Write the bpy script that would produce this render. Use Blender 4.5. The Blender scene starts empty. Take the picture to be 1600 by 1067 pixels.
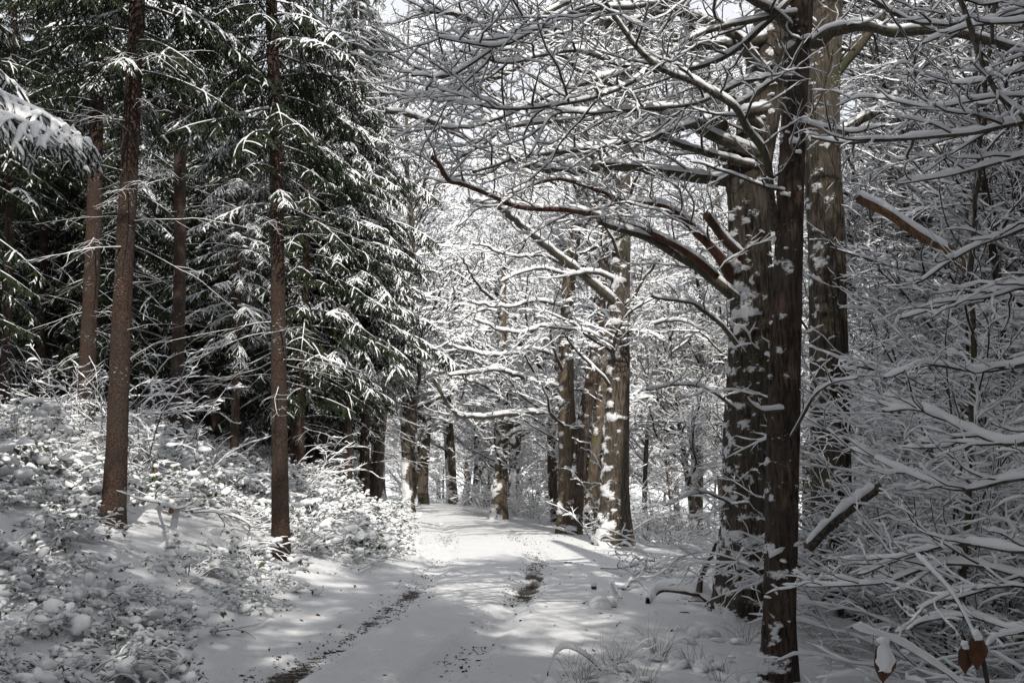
import bpy, math, random
import numpy as np

# ------------------------------------------------------------------ camera, sky, sun, exposure
SC = bpy.context.scene
COL = SC.collection
EYE = 1.6
PITCH = math.atan(212 / 1555.0)
cam = bpy.data.cameras.new("camera")
cam.sensor_width = 36.0
cam.lens = 35.0
cam.clip_start = 0.05
cam.clip_end = 3000.0
camo = bpy.data.objects.new("camera", cam)
camo.location = (0, 0, EYE)
camo.rotation_euler = (math.pi / 2 + PITCH, 0, 0)
COL.objects.link(camo)
SC.camera = camo

SUN_EL = math.radians(43)
SUN_AZ = math.atan2(0.20, -0.98)       # clockwise from +Y: behind the camera
sun_dir = (math.sin(SUN_AZ) * math.cos(SUN_EL), math.cos(SUN_AZ) * math.cos(SUN_EL), math.sin(SUN_EL))
sl = bpy.data.lights.new("sun", 'SUN')
sl.energy = 4.3
sl.angle = math.radians(0.53)
sl.color = (1.0, 0.955, 0.88)
so = bpy.data.objects.new("sun", sl)
from mathutils import Vector
so.rotation_euler = Vector(sun_dir).to_track_quat('Z', 'Y').to_euler()
so.location = (4, -20, 40)
COL.objects.link(so)

W = bpy.data.worlds.new("World")
SC.world = W
W.use_nodes = True
nt = W.node_tree
nt.nodes.clear()
wo = nt.nodes.new('ShaderNodeOutputWorld')
bg = nt.nodes.new('ShaderNodeBackground')
sky = nt.nodes.new('ShaderNodeTexSky')
sky.sky_type = 'NISHITA'
sky.sun_disc = False
sky.sun_elevation = SUN_EL
sky.sun_rotation = SUN_AZ
sky.air_density = 1.0
sky.dust_density = 1.5
tc = nt.nodes.new('ShaderNodeTexCoord')
mp = nt.nodes.new('ShaderNodeMapping')
mp.inputs['Scale'].default_value = (1, 1, 1.8)
cn = nt.nodes.new('ShaderNodeTexNoise')
cn.inputs['Scale'].default_value = 2.6
cn.inputs['Detail'].default_value = 7
cn.inputs['Roughness'].default_value = 0.58
cr = nt.nodes.new('ShaderNodeValToRGB')
cr.color_ramp.elements[0].position = 0.33
cr.color_ramp.elements[1].position = 0.46
cm = nt.nodes.new('ShaderNodeMix')
cm.data_type = 'RGBA'
cm.inputs[7].default_value = (17.3, 17.8, 18.9, 1)
nt.links.new(tc.outputs['Generated'], mp.inputs['Vector'])
nt.links.new(mp.outputs['Vector'], cn.inputs['Vector'])
nt.links.new(cn.outputs['Fac'], cr.inputs['Fac'])
nt.links.new(cr.outputs['Color'], cm.inputs[0])
nt.links.new(sky.outputs['Color'], cm.inputs[6])
nt.links.new(cm.outputs[2], bg.inputs['Color'])
bg.inputs['Strength'].default_value = 0.050
nt.links.new(bg.outputs[0], wo.inputs[0])

SC.view_settings.view_transform = 'Standard'
SC.view_settings.look = 'None'
SC.view_settings.gamma = 1.0
SC.view_settings.use_curve_mapping = False
SC.view_settings.exposure = 0.08
SC.render.engine = 'CYCLES'
SC.cycles.max_bounces = 6
SC.cycles.diffuse_bounces = 4
SC.cycles.glossy_bounces = 1
SC.cycles.use_denoising = True

# ------------------------------------------------------------------ small helpers
CT, ST = math.cos(PITCH), math.sin(PITCH)


def at(px, py, Y):
    """world point seen at photo pixel (px, py), Y metres ahead of the camera"""
    dx = (px - 800.0) / 1555.0
    dy = (533.5 - py) / 1555.0
    wy = CT - ST * dy
    wz = ST + CT * dy
    s = Y / wy
    return np.array((dx * s, Y, EYE + wz * s))


def hash3(i, j, k, seed):
    h = (i * 374761393 + j * 668265263 + k * 2147483647 + seed * 1274126177) & 0xFFFFFFFF
    h = ((h ^ (h >> 13)) * 1274126177) & 0xFFFFFFFF
    h = h ^ (h >> 16)
    return (h & 0xFFFFFF) / float(0xFFFFFF)


def vnoise(P, seed=0):
    """value noise, 0..1, P[...,3]"""
    P = np.asarray(P, dtype=np.float64)
    i = np.floor(P).astype(np.int64)
    f = P - i
    f = f * f * (3 - 2 * f)
    x, y, z = i[..., 0], i[..., 1], i[..., 2]
    u, v, w = f[..., 0], f[..., 1], f[..., 2]
    def h(a, b, c):
        return hash3(x + a, y + b, z + c, seed)
    c00 = h(0, 0, 0) * (1 - u) + h(1, 0, 0) * u
    c10 = h(0, 1, 0) * (1 - u) + h(1, 1, 0) * u
    c01 = h(0, 0, 1) * (1 - u) + h(1, 0, 1) * u
    c11 = h(0, 1, 1) * (1 - u) + h(1, 1, 1) * u
    return (c00 * (1 - v) + c10 * v) * (1 - w) + (c01 * (1 - v) + c11 * v) * w


def fbm(P, octaves=4, seed=0):
    a, s, t = 0.5, 0.0, 0.0
    P = np.asarray(P, dtype=np.float64)
    for o in range(octaves):
        s = s + a * vnoise(P * (2 ** o), seed + o)
        t += a
        a *= 0.5
    return s / t


def sstep(a, b, x):
    t = np.clip((x - a) / (b - a), 0, 1)
    return t * t * (3 - 2 * t)


def P2(x, y):
    return np.stack([x, y, np.zeros_like(x)], -1)


def nrm(v):
    return v / np.maximum(np.linalg.norm(v, axis=-1, keepdims=True), 1e-9)


class Geo:
    """collects vertices and faces of one mesh"""
    def __init__(self):
        self.v, self.f, self.m, self.a, self.n = [], [], [], [], 0

    def add(self, V, F, mat=0, attr=None):
        V = np.asarray(V, dtype=np.float32).reshape(-1, 3)
        F = np.asarray(F, dtype=np.int32)
        if len(V) == 0 or len(F) == 0:
            return
        self.v.append(V)
        self.f.append(F + self.n)
        self.m.append(np.full(len(F), mat, dtype=np.int32))
        self.a.append(np.zeros(len(V), np.float32) if attr is None else np.asarray(attr, np.float32).reshape(-1))
        self.n += len(V)

    def mesh(self, name, mats, smooth=True):
        me = bpy.data.meshes.new(name)
        V = np.concatenate(self.v)
        me.vertices.add(len(V))
        me.vertices.foreach_set("co", V.ravel())
        loops = np.concatenate([f.ravel() for f in self.f]).astype(np.int32)
        tot = np.concatenate([np.full(len(f), f.shape[1], np.int32) for f in self.f])
        start = np.concatenate([[0], np.cumsum(tot)[:-1]]).astype(np.int32)
        me.loops.add(len(loops))
        me.loops.foreach_set("vertex_index", loops)
        me.polygons.add(len(tot))
        me.polygons.foreach_set("loop_start", start)
        me.polygons.foreach_set("loop_total", tot)
        me.polygons.foreach_set("material_index", np.concatenate(self.m))
        me.polygons.foreach_set("use_smooth", np.full(len(tot), smooth))
        at_ = me.attributes.new("cover", 'FLOAT', 'POINT')
        at_.data.foreach_set("value", np.concatenate(self.a))
        for m in mats:
            me.materials.append(m)
        me.update(calc_edges=True)
        return me


def obj(name, geo, mats, parent=None, smooth=True):
    me = geo if isinstance(geo, bpy.types.Mesh) else geo.mesh(name, mats, smooth)
    o = bpy.data.objects.new(name, me)
    COL.objects.link(o)
    if parent is not None:
        o.parent = parent
    return o


def tag(o, label=None, cat=None, group=None, kind=None):
    if label: o['label'] = label
    if cat: o['category'] = cat
    if group: o['group'] = group
    if kind: o['kind'] = kind
    return o


def thing(name, loc, label, cat, group=None, rz=0.0, sc=1.0):
    o = bpy.data.objects.new(name, None)
    COL.objects.link(o)
    o.location = loc
    o.rotation_euler = (0, 0, rz)
    o.scale = (sc, sc, sc)
    o.empty_display_size = 0.3
    return tag(o, label, cat, group)


def copy_tree(root, kids, loc, rz, sc, label, group, tilt=(0, 0)):
    """a copy of a thing with copies of its parts and their sub-parts"""
    r = root.copy()
    COL.objects.link(r)
    r.location = loc
    r.rotation_euler = (tilt[0], tilt[1], rz)
    r.scale = (sc, sc, sc)
    tag(r, label, None, group)
    for o, subs in kids:
        c = o.copy()
        COL.objects.link(c)
        c.parent = r
        for s in subs:
            d = s.copy()
            COL.objects.link(d)
            d.parent = c
    return r


def kids_of(root):
    ch = {}
    for o in COL.objects:
        if o.parent is not None:
            ch.setdefault(o.parent.name, []).append(o)
    return [(c, ch.get(c.name, [])) for c in ch.get(root.name, [])]


# ------------------------------------------------------------------ materials
def new_mat(name):
    m = bpy.data.materials.new(name)
    m.use_nodes = True
    t = m.node_tree
    b = t.nodes['Principled BSDF']
    return m, t, b


def noise_node(t, scale, detail=4, rough=0.55, vec=None, dist=0.0):
    n = t.nodes.new('ShaderNodeTexNoise')
    n.inputs['Scale'].default_value = scale
    n.inputs['Detail'].default_value = detail
    n.inputs['Roughness'].default_value = rough
    n.inputs['Distortion'].default_value = dist
    if vec is not None:
        t.links.new(vec, n.inputs['Vector'])
    return n


def ramp(t, fac, stops):
    r = t.nodes.new('ShaderNodeValToRGB')
    e = r.color_ramp.elements
    while len(e) < len(stops):
        e.new(0.5)
    for k, (p, c) in enumerate(stops):
        e[k].position = p
        e[k].color = (*c, 1) if len(c) == 3 else c
    t.links.new(fac, r.inputs['Fac'])
    return r


def mixc(t, fac, a, b):
    m = t.nodes.new('ShaderNodeMix')
    m.data_type = 'RGBA'
    for sock, val in ((0, fac), (6, a), (7, b)):
        if isinstance(val, (tuple, float, int)):
            m.inputs[sock].default_value = (*val, 1) if isinstance(val, tuple) else val
        else:
            t.links.new(val, m.inputs[sock])
    return m.outputs[2]


def coords(t, kind='Object', scale=(1, 1, 1)):
    c = t.nodes.new('ShaderNodeTexCoord')
    mpn = t.nodes.new('ShaderNodeMapping')
    mpn.inputs['Scale'].default_value = scale
    t.links.new(c.outputs[kind], mpn.inputs['Vector'])
    return mpn.outputs['Vector']


def bump(t, b, height, strength, dist):
    n = t.nodes.new('ShaderNodeBump')
    n.inputs['Strength'].default_value = strength
    n.inputs['Distance'].default_value = dist
    t.links.new(height, n.inputs['Height'])
    t.links.new(n.outputs['Normal'], b.inputs['Normal'])
    return n


SNOW_A, SNOW_B = (0.80, 0.81, 0.83), (0.88, 0.885, 0.89)


def snow_material(name, bscale=55, bstr=0.35, bdist=0.012):
    m, t, b = new_mat(name)
    v = coords(t)
    n1 = noise_node(t, bscale, 4, 0.6, v)
    n2 = noise_node(t, bscale * 0.16, 3, 0.5, v)
    t.links.new(mixc(t, n2.outputs['Fac'], SNOW_A, SNOW_B), b.inputs['Base Color'])
    b.inputs['Roughness'].default_value = 0.62
    b.inputs['Specular IOR Level'].default_value = 0.25
    bump(t, b, n1.outputs['Fac'], bstr, bdist)
    return m


M = {}
M['snow'] = snow_material('fresh snow')
# ground: snow with soil and grit showing through in the ruts (the mesh carries how thin the snow is)
m, t, b = new_mat('ground snow')
v = coords(t)
n1 = noise_node(t, 13, 8, 0.68, v)
n2 = noise_node(t, 60, 4, 0.65, v)
n3 = noise_node(t, 1.3, 3, 0.5, v)
at_n = t.nodes.new('ShaderNodeAttribute'); at_n.attribute_name = 'cover'
add = t.nodes.new('ShaderNodeMath'); add.operation = 'MULTIPLY_ADD'
t.links.new(n2.outputs['Fac'], add.inputs[0]); add.inputs[1].default_value = 0.75
t.links.new(at_n.outputs['Fac'], add.inputs[2])
soil = ramp(t, add.outputs[0], [(0.0, (0, 0, 0)), (0.86, (0, 0, 0)), (0.98, (1, 1, 1))])
base = mixc(t, n3.outputs['Fac'], (0.79, 0.80, 0.82), (0.88, 0.885, 0.89))
soilc = ramp(t, n1.outputs['Fac'], [(0.3, (0.035, 0.028, 0.02)), (0.7, (0.10, 0.08, 0.06))])
t.links.new(mixc(t, soil.outputs['Color'], base, soilc.outputs['Color']), b.inputs['Base Color'])
b.inputs['Roughness'].default_value = 0.65
b.inputs['Specular IOR Level'].default_value = 0.22
ad2 = t.nodes.new('ShaderNodeMath'); ad2.operation = 'MULTIPLY_ADD'
t.links.new(n2.outputs['Fac'], ad2.inputs[0]); ad2.inputs[1].default_value = 0.35
t.links.new(n1.outputs['Fac'], ad2.inputs[2])
bump(t, b, ad2.outputs[0], 0.8, 0.05)
M['ground'] = m


def bark_material(name, c1, c2, c3, stretch, scale, moss=None, bstr=1.0, bdist=0.03, fleck=0.0):
    m, t, b = new_mat(name)
    v = coords(t, 'Object', (scale, scale, scale * stretch))
    n1 = noise_node(t, 1.0, 8, 0.65, v, 0.6)
    v2 = coords(t, 'Object', (1, 1, 1))
    n2 = noise_node(t, 2.3, 5, 0.6, v2)
    n3 = noise_node(t, 1.0, 6, 0.72, coords(t, 'Object', (20, 20, 34)))
    c = mixc(t, ramp(t, n1.outputs['Fac'], [(0.40, (0, 0, 0)), (0.62, (1, 1, 1))]).outputs['Color'], c1, c2)
    c = mixc(t, ramp(t, n2.outputs['Fac'], [(0.45, (0, 0, 0)), (0.72, (1, 1, 1))]).outputs['Color'], c, c3)
    if moss:
        n4 = noise_node(t, 1.1, 5, 0.7, v2)
        c = mixc(t, ramp(t, n4.outputs['Fac'], [(0.55, (0, 0, 0)), (0.66, (0.8, 0.8, 0.8))]).outputs['Color'], c, moss)
    a = t.nodes.new('ShaderNodeAttribute'); a.attribute_name = 'cover'
    ma = t.nodes.new('ShaderNodeMath'); ma.operation = 'MULTIPLY_ADD'
    t.links.new(n3.outputs['Fac'], ma.inputs[0]); ma.inputs[1].default_value = 1.7
    t.links.new(a.outputs['Fac'], ma.inputs[2])
    ms = t.nodes.new('ShaderNodeMath'); ms.operation = 'SUBTRACT'; ms.inputs[1].default_value = 1.36
    t.links.new(ma.outputs[0], ms.inputs[0])
    sn = ramp(t, ms.outputs[0], [(0.0, (0, 0, 0)), (0.22, (1, 1, 1))])
    c = mixc(t, sn.outputs['Color'], c, (0.84, 0.845, 0.86))
    if fleck:
        n5 = noise_node(t, 1.0, 5, 0.7, coords(t, 'Object', (17, 17, 62)))
        n6 = noise_node(t, 1.1, 4, 0.65, v2)
        mf = t.nodes.new('ShaderNodeMath'); mf.operation = 'MULTIPLY_ADD'
        t.links.new(n6.outputs['Fac'], mf.inputs[0]); mf.inputs[1].default_value = 0.9
        t.links.new(n5.outputs['Fac'], mf.inputs[2])
        sb = t.nodes.new('ShaderNodeMath'); sb.operation = 'SUBTRACT'; sb.inputs[1].default_value = 1.26 - fleck
        t.links.new(mf.outputs[0], sb.inputs[0])
        fl = ramp(t, sb.outputs[0], [(0.0, (0, 0, 0)), (0.06, (1, 1, 1))])
        c = mixc(t, fl.outputs['Color'], c, (0.80, 0.805, 0.82))
    t.links.new(c, b.inputs['Base Color'])
    b.inputs['Roughness'].default_value = 0.85
    b.inputs['Specular IOR Level'].default_value = 0.2
    mb = t.nodes.new('ShaderNodeMath'); mb.operation = 'MULTIPLY_ADD'
    t.links.new(n3.outputs['Fac'], mb.inputs[0]); mb.inputs[1].default_value = 0.3
    t.links.new(n1.outputs['Fac'], mb.inputs[2])
    bump(t, b, mb.outputs[0], bstr, bdist)
    return m


M['bark_oak'] = bark_material('furrowed grey bark', (0.028, 0.023, 0.018), (0.155, 0.125, 0.098), (0.075, 0.066, 0.052), 0.13, 26, (0.05, 0.055, 0.02), 1.0, 0.05, 0.08)
M['bark_brown'] = bark_material('furrowed brown bark', (0.020, 0.015, 0.012), (0.125, 0.086, 0.066), (0.075, 0.064, 0.054), 0.16, 30, None, 1.0, 0.04, 0.10)
M['bark_tan'] = bark_material('pale tan bark', (0.06, 0.047, 0.034), (0.20, 0.155, 0.112), (0.12, 0.10, 0.075), 0.18, 22, (0.10, 0.10, 0.04))
M['bark_spruce'] = bark_material('scaly spruce bark', (0.016, 0.012, 0.010), (0.115, 0.070, 0.051), (0.052, 0.044, 0.039), 1.3, 46, None, 1.0, 0.03, 0.13)
M['limb'] = bark_material('limb bark', (0.035, 0.03, 0.024), (0.15, 0.125, 0.10), (0.07, 0.065, 0.045), 0.5, 40, (0.055, 0.06, 0.025), 0.5, 0.01)
M['limb_red'] = bark_material('red brown peeling bark', (0.035, 0.018, 0.012), (0.15, 0.068, 0.044), (0.07, 0.045, 0.035), 0.6, 40, None, 0.5, 0.01)
M['wood'] = bark_material('bare split wood', (0.07, 0.04, 0.025), (0.23, 0.135, 0.08), (0.13, 0.09, 0.06), 0.2, 40, None, 0.5, 0.01)


def flat_material(name, c1, c2, scale, rough=0.8, spec=0.2, rnd=0.0):
    m, t, b = new_mat(name)
    v = coords(t)
    n = noise_node(t, scale, 4, 0.6, v)
    c = mixc(t, ramp(t, n.outputs['Fac'], [(0.3, (0, 0, 0)), (0.7, (1, 1, 1))]).outputs['Color'], c1, c2)
    t.links.new(c, b.inputs['Base Color'])
    b.inputs['Roughness'].default_value = rough
    b.inputs['Specular IOR Level'].default_value = spec
    return m


M['twig'] = flat_material('twig bark', (0.028, 0.021, 0.017), (0.085, 0.062, 0.048), 6)
M['dead_twig'] = flat_material('dead spruce twig', (0.03, 0.025, 0.021), (0.08, 0.066, 0.056), 5)
M['needles'] = flat_material('spruce needles', (0.010, 0.016, 0.008), (0.034, 0.050, 0.017), 3.2, 0.6, 0.3)
M['leaf'] = flat_material('bramble leaf', (0.022, 0.04, 0.014), (0.07, 0.10, 0.03), 9, 0.45, 0.4)
M['dead_leaf'] = flat_material('dead brown leaf', (0.05, 0.024, 0.014), (0.14, 0.062, 0.032), 14, 0.7, 0.2)
M['straw'] = flat_material('dry grass', (0.14, 0.11, 0.075), (0.30, 0.25, 0.18), 9, 0.8, 0.2)
M['soil'] = flat_material('wet soil crumbs', (0.02, 0.016, 0.012), (0.07, 0.05, 0.035), 30, 0.8, 0.3)

# ------------------------------------------------------------------ branch machinery (all of one level at once)
UP = np.array((0.0, 0.0, 1.0))


def grow(rng, Pt, D, L, R, steps, wander=0.35, lift=0.0, flat=0.0, tip=0.25, curl=0.0):
    N = len(Pt)
    pts = np.empty((N, steps + 1, 3))
    pts[:, 0] = Pt
    d = nrm(D.copy())
    bend = nrm(rng.normal(size=(N, 3))) * curl
    for s in range(steps):
        d = d + rng.normal(size=(N, 3)) * wander / math.sqrt(steps) + bend / steps
        d[:, 2] += lift / steps
        if flat:
            d[:, 2] *= (1 - flat)
        d = nrm(d)
        pts[:, s + 1] = pts[:, s] + d * (L / steps)[:, None]
    tt = np.linspace(0, 1, steps + 1)[None]
    rad = R[:, None] * (1 - tt * (1 - tip))
    return pts, rad


def spawn(rng, pts, rad, per_len, t0, t1, ang, ratio, maxlen, rmax, planar=0.75, minlen=0.05, zbias=0.05, cap=None):
    """children along given parents; number by parent length"""
    N, S, _ = pts.shape
    seg = np.linalg.norm(np.diff(pts, axis=1), axis=2)
    Lp = seg.sum(1)
    cnt = np.maximum(1, np.round(Lp * (t1 - t0) * per_len * rng.uniform(0.7, 1.3, N))).astype(int)
    if cap:
        cnt = np.minimum(cnt, cap)
    idx = np.repeat(np.arange(N), cnt)
    n = len(idx)
    k = np.arange(n) - np.repeat(np.cumsum(cnt) - cnt, cnt)
    t = t0 + (t1 - t0) * (k + rng.uniform(0.1, 0.9, n)) / cnt[idx]
    f = t * (S - 1)
    i = np.minimum(f.astype(int), S - 2)
    w = (f - i)[:, None]
    pos = pts[idx, i] * (1 - w) + pts[idx, i + 1] * w
    T = nrm(pts[idx, i + 1] - pts[idx, i])
    r = rad[idx, i]
    side = np.cross(T, UP)
    side = nrm(side + 1e-4)
    sgn = np.where((k + rng.integers(0, 2, N)[idx]) % 2 == 0, 1.0, -1.0)[:, None]
    rnd = rng.normal(size=(n, 3))
    rnd = nrm(rnd - T * (rnd * T).sum(1, keepdims=True))
    perp = nrm(side * sgn * planar + rnd * (1 - planar) + UP * zbias)
    a = np.radians(ang) * rng.uniform(0.7, 1.3, n)[:, None]
    D = T * np.cos(a) + perp * np.sin(a)
    L = np.clip(Lp[idx] * ratio * (1.15 - 0.75 * t) * rng.uniform(0.5, 1.25, n), minlen, maxlen)
    R = np.minimum(r * 0.62, rmax * (0.6 + 0.4 * L / maxlen))
    return pos, D, L, R


def frames(pts):
    T = np.gradient(pts, axis=1)
    T = nrm(T)
    side = np.cross(T, UP)
    ln = np.linalg.norm(side, axis=-1, keepdims=True)
    side = np.where(ln < 0.05, np.array((1.0, 0, 0)), side / np.maximum(ln, 1e-6))
    up = nrm(np.cross(side, T))
    return T, side, up


def ring_faces(N, S, K, closed=True):
    n = np.arange(N)[:, None, None] * (S * K)
    s = np.arange(S - 1)[None, :, None] * K
    kk = K if closed else K - 1
    k = np.arange(kk)[None, None, :]
    k2 = (k + 1) % K
    a = n + s + k
    b_ = n + s + k2
    F = np.stack([a, b_, b_ + K, a + K], -1).reshape(-1, 4)
    return F


def tubes(geo, pts, rad, K=4, mat=0):
    N, S, _ = pts.shape
    T, side, up = frames(pts)
    th = np.arange(K) * 2 * math.pi / K + math.pi / 2
    V = (pts[:, :, None] + side[:, :, None] * (np.cos(th)[None, None, :, None] * rad[:, :, None, None])
         + up[:, :, None] * (np.sin(th)[None, None, :, None] * rad[:, :, None, None]))
    base = geo.n
    geo.add(V, ring_faces(N, S, K), mat)
    if K >= 6:
        o_ = np.arange(N)[:, None] * S * K + base
        for e, order in ((0, np.arange(K)), (S - 1, np.arange(K)[::-1])):
            geo.f.append((o_ + e * K + order[None]).astype(np.int32)); geo.m.append(np.full(N, mat, np.int32))


PROF = {
    3: np.array([(-1, 0.0), (0, 1.0), (1, 0.0)]),
    4: np.array([(-1, 0.0), (-0.45, 0.95), (0.45, 0.95), (1, 0.0)]),
    5: np.array([(-0.9, -0.08), (-0.75, 0.62), (0, 1.0), (0.75, 0.62), (0.9, -0.08)]),
    7: np.array([(-0.85, -0.12), (-1, 0.25), (-0.7, 0.78), (0, 1.0), (0.7, 0.78), (1, 0.25), (0.85, -0.12)]),
}


def snow_on(geo, rng, pts, rad, thick, K=4, mat=0, gap=0.08, lump=0.28, wide=0.28, closed=True):
    """snow lying along the top of branches; little of it on steep ones"""
    N, S, _ = pts.shape
    T, side, up = frames(pts)
    hz = np.clip(1 - np.abs(T[..., 2]) ** 2.4, 0, 1)
    per = rng.uniform(0.65, 1.25, (N, 1))
    wob = 1 + lump * rng.normal(size=(N, S))
    g = (rng.random((N, S)) > gap).astype(float)
    h = (thick + 0.35 * np.minimum(rad, thick)) * hz * per * np.clip(wob, 0.35, 1.8) * (0.25 + 0.75 * g)
    w = (rad * 0.99 + thick * wide * np.clip(wob, 0.5, 1.5)) * (0.35 + 0.65 * np.sqrt(hz))
    endt = np.ones(S); endt[-1] = 0.35
    if S > 3: endt[0] = 0.8
    h = h * endt; w = w * endt
    hide = hz < 0.18
    h = np.where(hide, -rad * 0.5, h)
    w = np.where(hide, rad * 0.4, w)
    upv = nrm(up * 0.5 + UP * 0.5)
    h = np.where(hide, h, h + 0.74 * rad * hz)
    c = pts + up * (rad * 0.22)[..., None]
    pr = PROF[K]
    V = (c[:, :, None] + side[:, :, None] * (pr[:, 0][None, None, :, None] * w[:, :, None, None])
         + upv[:, :, None] * (pr[:, 1][None, None, :, None] * h[:, :, None, None]))
    geo.add(V, ring_faces(N, S, len(pr), closed and len(pr) > 3), mat)


def spline(ctrl, n):
    """Catmull-Rom through control rows (any number of columns), n samples"""
    C = np.asarray(ctrl, dtype=float)
    C = np.vstack([2 * C[0] - C[1], C, 2 * C[-1] - C[-2]])
    m_ = len(C) - 3
    u = np.linspace(0, m_ - 1e-6, n)
    i = u.astype(int)
    f = (u - i)[:, None]
    p0, p1, p2, p3 = C[i], C[i + 1], C[i + 2], C[i + 3]
    return 0.5 * ((2 * p1) + (-p0 + p2) * f + (2 * p0 - 5 * p1 + 4 * p2 - p3) * f ** 2 + (-p0 + 3 * p1 - 3 * p2 + p3) * f ** 3)


def trunk_geo(path, radii, K=40, S=160, ridge=0.05, rfreq=9, stretch=0.5, snow=0.0, wind=(-0.8, -0.6), flare=0.35, seed=1, puff=0.02, sfreq=4.5):
    """a trunk with furrowed relief and wind-plastered snow as real relief; path in the thing's own space"""
    g = Geo()
    C = spline(np.column_stack([np.asarray(path, float), np.asarray(radii, float)]), S)
    p, r = C[:, :3], np.maximum(C[:, 3], 0.004)
    T = nrm(np.gradient(p, axis=0))
    sx = nrm(np.cross(np.array((0.0, 1.0, 0.0)), T))
    sy = np.cross(T, sx)
    th = np.arange(K) * 2 * math.pi / K
    arc = np.concatenate([[0], np.cumsum(np.linalg.norm(np.diff(p, axis=0), axis=1))])
    h = arc[:, None]
    rr = r[:, None] * np.ones((1, K))
    q = np.stack([np.cos(th)[None] * np.ones_like(h) * rfreq * 0.5, np.sin(th)[None] * np.ones_like(h) * rfreq * 0.5, h * stretch * np.ones((1, K))], -1)
    n = fbm(q + seed * 7.1, 3, seed)
    rd = 1 - np.abs(n * 2 - 1) * 2
    low = fbm(q * np.array((0.3, 0.3, 0.5)) + seed, 2, seed + 9)
    rr = rr * (1 + ridge * rd + 0.16 * (low - 0.5))
    root = np.exp(-h / max(0.25, 2.2 * r[0])) * flare
    lob = 0.6 + 0.55 * np.cos(th[None] * 5 + seed + 1.5 * low * 3)
    rr = rr * (1 + root * lob)
    dirn = sx[:, None] * np.cos(th)[None, :, None] + sy[:, None] * np.sin(th)[None, :, None]
    V = p[:, None] + dirn * rr[..., None]
    att = np.zeros((S, K))
    if snow > 0:
        f = fbm(V * np.array((sfreq, sfreq, sfreq * 1.15)) + seed * 3.3, 4, seed + 21)
        wd = np.array((wind[0], wind[1], 0.0)); wd = wd / np.linalg.norm(wd)
        face = (dirn @ wd)
        msk = f + 0.20 * face + 0.16 * np.exp(-h / 0.7) + (snow - 0.5) * 0.5
        att = sstep(0.42, 0.88, msk)
        V = V + dirn * (att ** 1.5 * puff * (0.5 + f))[..., None] 
    g.add(V, ring_faces(1, S, K), 0, att)
    # end cap
    top = V[-1]
    g.add(np.vstack([top, p[-1:] + T[-1:] * r[-1] * 0.6]), [(k, (k + 1) % K, K) for k in range(K)], 0)
    return g


# ------------------------------------------------------------------ ground
_CX = np.array([(-20, -4.2), (0, -2.3), (8, -1.4), (12, -0.75), (20, -0.4), (31, -1.1), (45, -2.6), (60, -5.5), (80, -13), (100, -24), (140, -50), (400, -220)])


def cx(y):
    return np.interp(y, _CX[:, 0], _CX[:, 1])


def soft(d, k=0.5):
    return np.where(d > 8, d, np.log1p(np.exp(np.clip(d / k, -40, 40))) * k)


def ground_z(x, y):
    x = np.asarray(x, float); y = np.asarray(y, float)
    c = cx(y)
    dl = soft(c - 1.75 - x, 0.45)
    dr = soft(x - c - 2.6, 0.6)
    z = 0.37 * np.minimum(dl, 7) + 0.10 * np.clip(dl - 7, 0, 25) 
    z = z - 0.05 * np.minimum(dr, 1.5) - 0.24 * np.clip(dr - 1.5, 0, 14)
    # a crown on the track, gentle unevenness, and rising country far away
    z = z + 0.05 * np.exp(-((x - c) / 0.6) ** 2)
    z = z + 0.30 * (fbm(P2(x * 0.16, y * 0.16), 3, 5) - 0.5) * np.clip(np.abs(x - c) / 3, 0.25, 1.6)
    z = z + 0.04 * (fbm(P2(x * 0.7, y * 0.8), 3, 8) - 0.5)
    far = np.clip((np.hypot(x, y) - 110) / 300, 0, 3)
    z = z + 26 * far ** 1.2
    return z


def gz(x, y):
    return float(ground_z(np.array([x]), np.array([y]))[0])


def graded(a, b, fine0, fine1, d0, growth):
    v = list(np.arange(fine0, fine1, d0))
    s, d = fine1, d0
    while s < b:
        v.append(s); d *= growth; s += d
    v.append(b)
    s, d = fine0, d0
    lo = []
    while s > a:
        d *= growth; s -= d
        lo.append(max(s, a))
    return np.array(lo[::-1] + v)


gx = graded(-900, 900, -4.4, 3.0, 0.055, 1.10)
gy = graded(-60, 1100, 6.5, 12.0, 0.05, 1.03)
X, Yg = np.meshgrid(gx, gy)
Z = ground_z(X, Yg)
c_ = cx(Yg)
fine = np.clip(1 - np.abs(Yg - 10) / 45, 0, 1)
# lumps of settled snow
Z += fine * 0.016 * (fbm(P2(X * 3.1, Yg * 3.1), 3, 31) - 0.5)
Z += fine * 0.014 * (fbm(P2(X * 9.0, Yg * 9.0), 2, 37) - 0.5)
# footprints and pits: cellular dents
pit = vnoise(P2(X * 5.2, Yg * 4.3), 77)
onp = np.exp(-((X - c_) / 1.5) ** 4)
Z -= fine * onp * 0.012 * sstep(0.62, 0.85, pit)
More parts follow.
